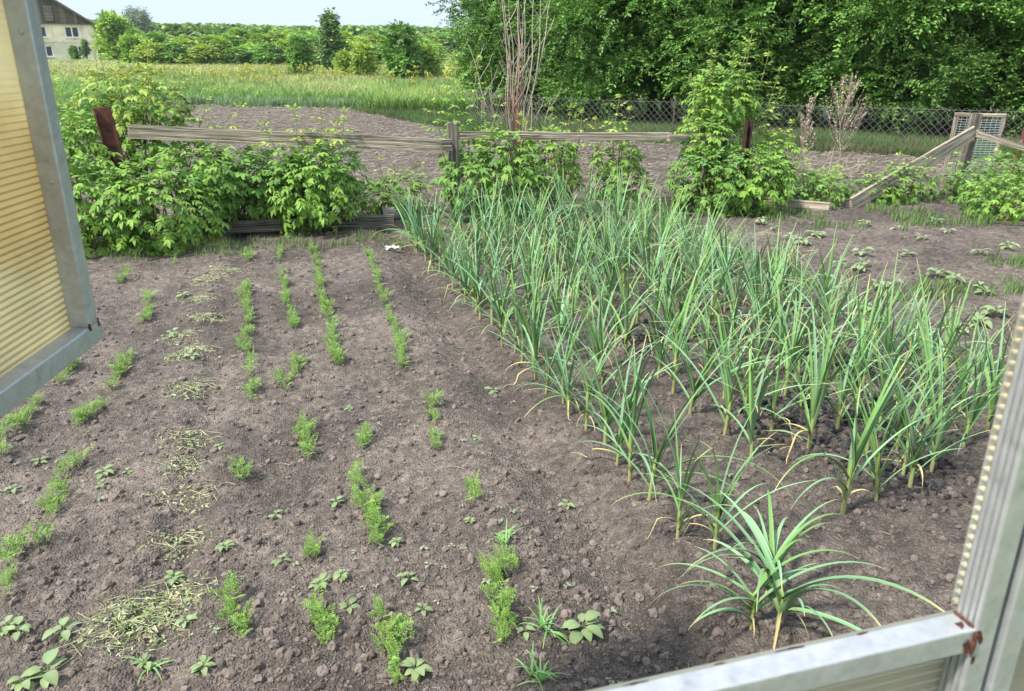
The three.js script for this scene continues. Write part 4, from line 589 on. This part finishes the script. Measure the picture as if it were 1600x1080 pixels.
// ---------------------------------------------------------------- trees
// crown: lumpy mass of drooping sprays. dims in metres for a crown of radius rx, from y0 to y1
function crown(seed, o) {
  const R = rng(seed), a = new Acc(), lobes = []; const nl = o.lobes || 34;
  for (let k = 0; k < nl; k++) { const d = dirOut(R), t = R(), y = mix(o.y0, o.y1, o.low ? Math.pow(t, 1.35) : t), prof = o.prof ? o.prof((y - o.y0) / (o.y1 - o.y0)) : Math.sqrt(Math.max(.1, 1 - Math.pow(2 * ((y - o.y0) / (o.y1 - o.y0)) - .85, 2) * .75)), an = R() * 6.28, lr = o.rx * (o.lobeR || .36) * (.65 + .6 * R()), r = Math.max(0, o.rx * prof - lr - .55 * (o.sprayL || .5)) * Math.sqrt(R()); lobes.push([Math.cos(an) * r, clamp(y, o.y0 + lr * .5, Math.max(o.y0 + lr * .5, o.y1 - lr * .8 - .3 * (o.sprayL || .5))), Math.sin(an) * r, lr, .6 + .8 * R()]); }
  const each = Math.round(o.sprays / nl), cache = []; for (let k = 0; k < 10; k++) { const s = new Acc(); // one spray: a drooping twig of leaves
    const n = o.per || 9, sl = o.sprayL || .5; for (let j = 0; j < n; j++) { const t = (j + .5) / n, ya = (j % 2 ? 1 : -1) * (.7 + .5 * R()), l = o.leaf * (.7 + .6 * R()), c = jit(R, o.color, .3); const m = M4((R() - .5) * .05, -.35 * sl * t * t + (R() - .5) * .06, t * sl, -.3 + .95 * R(), ya, (R() - .5) * 1.5, 1);
      const q = new Acc(), w = l * (o.wide || .36); q.v(0, 0, 0, c); q.v(-w, .12 * w, l * .45, c); q.v(0, -.02, l * .5, c); q.v(w, .12 * w, l * .45, c); q.v(0, -.12 * l, l, c); q.t(0, 2, 1); q.t(0, 3, 2); q.t(1, 2, 4); q.t(2, 3, 4); s.add(q, m); }
    cache.push(s); }
  for (const [lx, ly, lz, lr, tone] of lobes) for (let k = 0; k < each; k++) { const d = dirOut(R); if (d.y < 0 && R() < (o.top || .4)) d.y = -d.y; const r = lr * (R() < .7 ? mix(.8, 1.08, R()) : mix(.3, .9, R())), p = V(lx + d.x * r, ly + d.y * r * (o.flat || .8), lz + d.z * r); if (p.y < .15) continue; const dir = d.clone().add(V((R() - .5) * 1.1, -.05 - (o.droop || .25) * R(), (R() - .5) * 1.1)), up = d.clone().add(V(0, 1.1, 0)).add(V(R() - .5, 0, R() - .5)); const w = tone * (.85 + .3 * R()); a.add(cache[Math.floor(R() * 10)], basis(p, dir, up, .75 + .5 * R()), [w, w, w]); }
  return { geo: a.geo(), lobes, tris: a.i.length / 3 };
}
function trunk(seed, h, r, lobes, c) { const R = rng(seed), a = new Acc(), p = [], n = 7; for (let k = 0; k <= n; k++) p.push(V(.12 * h * .1 * Math.sin(k * .9 + seed), h * k / n - .15, .1 * h * .1 * Math.cos(k * 1.1 + seed))); a.tube(p, p.map((_, k) => r * mix(1, .3, k / n)), c, 8); for (const l of lobes.slice(0, 16)) { const q = p[Math.min(n, Math.max(1, Math.floor((l[1] * .6) / h * n)))], e = V(l[0], l[1], l[2]); a.tube([q, q.clone().lerp(e, .5).add(V(0, .15, 0)), e], [r * .45, r * .28, r * .1], c, 5); } return a.geo(); }
const dark = [.145, .305, .05], bark = [.085, .07, .055];
const big = [1, 2, 3].map(i => { const c = crown(60 + i, { y0: .35, y1: 7.2, rx: 2.6, lobes: 44, flat: .72, top: .72, sprays: 3700, leaf: .085, per: 16, wide: .26, sprayL: .5, color: dark, low: 1, lobeR: .31, droop: .2 }); return [c.geo, trunk(60 + i, 6.3, .13, c.lobes, bark)]; });
function tree(name, label, kit, x, z, s, ry, group, mat = M.leaf, sy = s) { const g = thing(name, label, 'tree', x, groundY(x, z), z, group); g.rotation.y = ry; g.scale.set(s, sy, s); part(g, 'crown', kit[0], mat, 'stuff'); part(g, 'trunk', kit[1], M.stem); return g; }
const leafMat = (r, g, b) => phys({ vertexColors: true, color: new THREE.Color(r, g, b), roughness: .9, transmission: .34, thickness: 0, side: THREE.DoubleSide });
[[6.7, -23.9, .92, .3, 'leftmost tree of the thicket, beside the open meadow'], [7.9, -22.5, 1.02, 1.4, 'dark tree behind the bare red shrub, second in the thicket'], [7.9, -19.9, .9, 2.2, 'third thicket tree from the left, behind the chain-link'], [9.7, -19.5, 1.08, 3.9, 'fourth thicket tree from the left, behind the chain-link'], [10.4, -17.2, .9, 5.1, 'thicket tree directly behind the tall maple bush'], [12.3, -17.0, 1.1, .9, 'thicket tree just right of the tall maple bush'], [12.9, -14.8, .92, 2.9, 'thicket tree behind the tall dry plume'], [14.4, -14.5, 1.08, 4.4, 'thicket tree behind the leaning grey plank'], [15.2, -12.4, .95, 1.9, 'thicket tree behind the wire screen']].forEach(([x, z, s, r, l, m], i) => tree('maple_tree', l, big[i % 3], x, z, s, r, 'thicket trees behind the chain-link', m));
[[8.2, -24.6, 1.15, 2.3], [10.6, -22.4, 1.15, .2], [12.9, -20.2, 1.2, 4], [15.2, -17.6, 1.15, 5.5], [17.2, -15.0, 1.2, 1.1], [9.0, -27.0, 1.1, 3.1]].forEach(([x, z, s, r], i) => tree('maple_tree', ord([2, 3, 4, 5, 6, 1][i]) + ' tree from the left in the second rank of the thicket', big[(i + 1) % 3], x, z, s, r, 'second rank of thicket trees'));

const midKit = (seed, o) => { const c = crown(seed, o); return [c.geo, trunk(seed, o.y1 * .8, o.r || .12, c.lobes, bark)]; };
const roundT = midKit(81, { y0: .3, y1: 3.3, rx: 1.6, lobes: 26, sprays: 1100, leaf: .17, per: 7, sprayL: .42, color: [.14, .30, .045], lobeR: .38 });
const slimT = midKit(82, { y0: .8, y1: 4.2, rx: 1.15, lobes: 26, sprays: 800, leaf: .2, per: 5, sprayL: .4, color: [.15, .25, .075], lobeR: .30, prof: t => .35 + .75 * Math.sin(PI * Math.min(1, t * .8 + .25)), r: .08 });
const beltT = [0, 1, 2].map(i => midKit(84 + i, { y0: .2, y1: 6.2, rx: 3.0, lobes: 30, sprays: 1700, leaf: .30, per: 7, sprayL: .8, color: [.26, .42, .055], lobeR: .34, r: .15 }));
const willowT = midKit(88, { y0: .8, y1: 8.0, rx: 5.0, lobes: 34, sprays: 1700, leaf: .45, per: 7, sprayL: 1.2, color: [.20, .26, .165], lobeR: .28, droop: .9, wide: .2, r: .25 });
tree('round_tree', 'round dark green tree beside the thicket in the meadow', roundT, 7.3, -49.9, 1.0, .4);
tree('round_tree', 'dark round shrub left of the slender tree', roundT, 1.7, -64, .82, 2);
tree('slender_tree', 'slender pale tree standing above the meadow bushes', slimT, 3.9, -61.3, 1.02, 1);
tree('yellow_bush', 'yellow-green bush between the slender and the round tree', beltT[0], 5.4, -53.5, .36, 1, undefined, leafMat(1.12, 1.0, .95));
tree('yellow_bush', 'yellow-green bush in front of the round tree at its left', beltT[1], 4.4, -56, .30, 3, undefined, leafMat(1.12, 1.0, .95));
tree('yellow_bush', 'yellow-green bush right of the round tree beside the thicket', beltT[2], 9.1, -51, .34, 2, undefined, leafMat(1.05, 1.0, .95));
tree('willow_tree', 'grey-green silvery willow behind the house trees', willowT, -22.9, -163, 1.0, 1);
tree('birch_tree', 'bright green tree against the house wall', beltT[1], -20.3, -122.2, .95, 2.2); tree('birch_tree', 'low bright tree in front of the silvery willow', beltT[2], -17.7, -120, .62, 1.2);
tree('dark_bush', 'dark bush under the ground floor window of the house', roundT, -25.9, -123.4, .55, .7); tree('dark_bush', 'thin dark bush at the corner of the house', slimT, -24.3, -123.0, .62, .7);
{ // tree belt between meadow and hill
  const R = rng(95), mats = [M.leaf, leafMat(.86, 1, 1.15), leafMat(1.14, .98, .85)];
  for (let row = 0; row < 4; row++) for (let k = 0; k < 19; k++) { const t = (k + .5 * (row % 2) + .5 * (R() - .5)) / 18, d = [92, 112, 138, 172][row] * (.96 + .08 * R()), an = mix(-8.6, 9.8, t) * PI / 180, x = Math.sin(an) * d, z = -Math.cos(an) * d; tree('belt_tree', ord(k + 1) + ' tree from the left in the ' + ['front', 'second', 'third', 'rearmost'][row] + ' rank of the belt beyond the meadow', beltT[(k + row) % 3], x, z, [.66, .78, .9, 1.05][row] * (.75 + .5 * R()), R() * 6, row < 1 ? 'front rank of the tree belt' : 'deeper ranks of the tree belt', mats[Math.floor(R() * 3)], [.40, .47, .55, .64][row] * (.75 + .5 * R())); }
}
{ // the wooded hill reads as one mass
  const c = crown(97, { y0: -.2, y1: 6, rx: 3.6, lobes: 14, sprays: 260, leaf: 1.1, per: 3, sprayL: 1.3, color: [.17, .28, .06], lobeR: .5 }), R = rng(98), ms = [], cs = [];
  for (let k = 0; k < 5200; k++) { const d = 205 + 470 * Math.pow(R(), .9), an = (-14 + 34 * R()) * PI / 180, x = Math.sin(an) * d, z = -Math.cos(an) * d; ms.push(M4(x, terrain(x, z) - .6, z, 0, R() * 6, 0, .9 + .7 * R(), .7 + .35 * R(), .9 + .7 * R())); const q = .75 + .5 * R(), w = fbm(x * .012, z * .012, 3); cs.push(new THREE.Color(q * (.7 + .6 * w), q, q * .95)); }
  stuff('hill_woodland', c.geo, M.leaf, ms, cs, 'woodland covering the distant hill', 'woodland');
}
// ---------------------------------------------------------------- grass
function tuft(seed, n, H, W, spread, c, tip) { const R = rng(seed), a = new Acc(); for (let k = 0; k < n; k++) { const yaw = R() * 6.28, x = (R() - .5) * spread, z = (R() - .5) * spread, h = H * (.55 + .6 * R()), l = .1 + .5 * R(), dx = Math.cos(yaw), dz = Math.sin(yaw), w = W * (.7 + .6 * R()), cc = jit(R, c, .2), ct = tip ? jit(R, tip, .2) : cc; const A = a.v(x - dz * w, 0, z + dx * w, cc), B = a.v(x + dz * w, 0, z - dx * w, cc), C = a.v(x + dx * l * h * .3 - dz * w * .8, h * .55, z + dz * l * h * .3 + dx * w * .8, cc), D = a.v(x + dx * l * h * .3 + dz * w * .8, h * .55, z + dz * l * h * .3 - dx * w * .8, cc), E = a.v(x + dx * l * h, h * .95, z + dz * l * h, ct); a.t(A, B, D); a.t(A, D, C); a.t(C, D, E); } return a.geo(); }
{
  const R = rng(110), mg = tuft(111, 22, .40, .008, .7, [1, 1, 1], [1.25, 1.15, 1.0]), ms = [], cs = [];
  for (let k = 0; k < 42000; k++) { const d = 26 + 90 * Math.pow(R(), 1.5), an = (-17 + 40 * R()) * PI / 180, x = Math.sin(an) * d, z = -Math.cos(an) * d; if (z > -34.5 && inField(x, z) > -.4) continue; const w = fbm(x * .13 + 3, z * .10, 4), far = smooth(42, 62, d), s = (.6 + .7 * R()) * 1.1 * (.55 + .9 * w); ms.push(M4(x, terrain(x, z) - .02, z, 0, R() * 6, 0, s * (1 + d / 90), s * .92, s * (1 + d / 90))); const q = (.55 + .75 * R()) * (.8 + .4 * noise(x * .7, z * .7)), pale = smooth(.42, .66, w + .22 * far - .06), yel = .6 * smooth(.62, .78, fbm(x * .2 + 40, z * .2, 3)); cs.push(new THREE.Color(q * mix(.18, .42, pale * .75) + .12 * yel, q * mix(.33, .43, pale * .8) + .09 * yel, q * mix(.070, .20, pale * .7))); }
  stuff('meadow_grass', mg, M.grass, ms, cs, 'tall meadow grass beyond the ploughed field', 'grass');
  { const a = new Acc(); for (let k = 0; k < 7; k++) { const x = (R() - .5) * .35, z = (R() - .5) * .3, y = .55 + .3 * R(), c = [.52, .50, .07]; a.tube([V(x * .6, .2, z * .6), V(x, y, z)], .004, [.16, .25, .05], 3); for (let j = 0; j < 5; j++) leaflet(a, .05, .035, c, M4(x + (R() - .5) * .06, y + (R() - .5) * .08, z + (R() - .5) * .06, R() * 2, R() * 6, R(), 1)); }
    const m = []; for (let k = 0; k < 420; k++) { const d = 33 + 30 * R(), an = (-13 + 26 * R()) * PI / 180, x = Math.sin(an) * d, z = -Math.cos(an) * d; if ((z > -34.5 && inField(x, z) > -.4) || fbm(x * .18 + 20, z * .18, 3) < .50) continue; m.push(M4(x, terrain(x, z), z, 0, R() * 6, 0, .8 + .6 * R())); }
    stuff('meadow_flowers', a.geo(), M.grass, m, null, 'yellow flowering weeds scattered through the meadow', 'flowers'); }
  const sg = tuft(113, 22, .24, .005, .34, [1, 1, 1]), m2 = [], c2 = [];
  for (let k = 0; k < 16000; k++) { const z = -9.6 - 18.5 * R(), x = linkX(z) - 1.5 + 5.5 * Math.pow(R(), 1.3); if (inField(x, z) > .25 * R()) continue; const s = .35 + .6 * R(); m2.push(M4(x, terrain(x, z) - .03, z, 0, R() * 6, 0, s)); const q = (.55 + .6 * R()) * (.7 + .6 * noise(x * 1.1, z * 1.1)), br = noise(x * 2 + 9, z * 2) > .66 ? 1.7 : 1; c2.push(new THREE.Color(q * .10 * br, q * .185, q * .04 * br)); }
  for (let k = 0; k < 5000; k++) { const z = -7.5 - 26 * R(), x = -4.3 - 9 * Math.pow(R(), 1.6); m2.push(M4(x, terrain(x, z) - .03, z, 0, R() * 6, 0, .9 + 1.2 * R())); const q = .7 + .6 * R(); c2.push(new THREE.Color(q * .13, q * .22, q * .06)); }
  stuff('verge_grass', sg, M.grass, m2, c2, 'rough grass along the chain-link and the field edge', 'grass');
  const og = tuft(115, 9, .30, .007, .10, [1, 1, 1]), m3 = [], c3 = []; for (let k = 0; k < 1900; k++) { const x = -4.2 + 7.4 * R(), e = -33.2 + .66 * (x + 4), z = e + 2.9 * R() * (1 - .45 * smooth(-4, 3, x)) - .2; if (noise(x * 1.3, z * 2.2) < .35 || R() < (z - e) / 2.6) continue; m3.push(M4(x, .0, z, 0, R() * 6, 0, .8 + .5 * R())); const q = .8 + .4 * R(); c3.push(new THREE.Color(q * .20, q * .32, q * .135)); }
  stuff('onion_rows', og, M.grass, m3, c3, 'blue-green onion rows at the far edge of the field', 'onions');
  const w2 = tuft(117, 10, .09, .003, .09, [1, 1, 1]), m4 = [], c4 = []; for (let k = 0; k < 3800; k++) { const x = 3.6 + 6 * R(), z = -4.2 - 4.2 * R(); if (fbm(x * 1.4 + 8, z * 1.4, 3) < .56 + .1 * (z < -7 ? -1 : 1) * .6) continue; m4.push(M4(x, soilH(x, z), z, 0, R() * 6, 0, .5 + .8 * R())); const q = .7 + .6 * R(); c4.push(new THREE.Color(q * .13, q * .22, q * .06)); }
  for (let k = 0; k < 900; k++) { const x = -3.6 + 4.6 * R(), z = -7.0 - .95 * R(); if (noise(x * 3, z * 3) < .45) continue; m4.push(M4(x, soilH(x, z), z, 0, R() * 6, 0, .4 + .6 * R())); const q = .8 + .5 * R(); c4.push(new THREE.Color(q * .15, q * .22, q * .07)); }
  stuff('creeping_weeds', w2, M.grass, m4, c4, 'sparse creeping weeds on the bare soil edges', 'ground cover');
}
renderer.render(scene, camera);
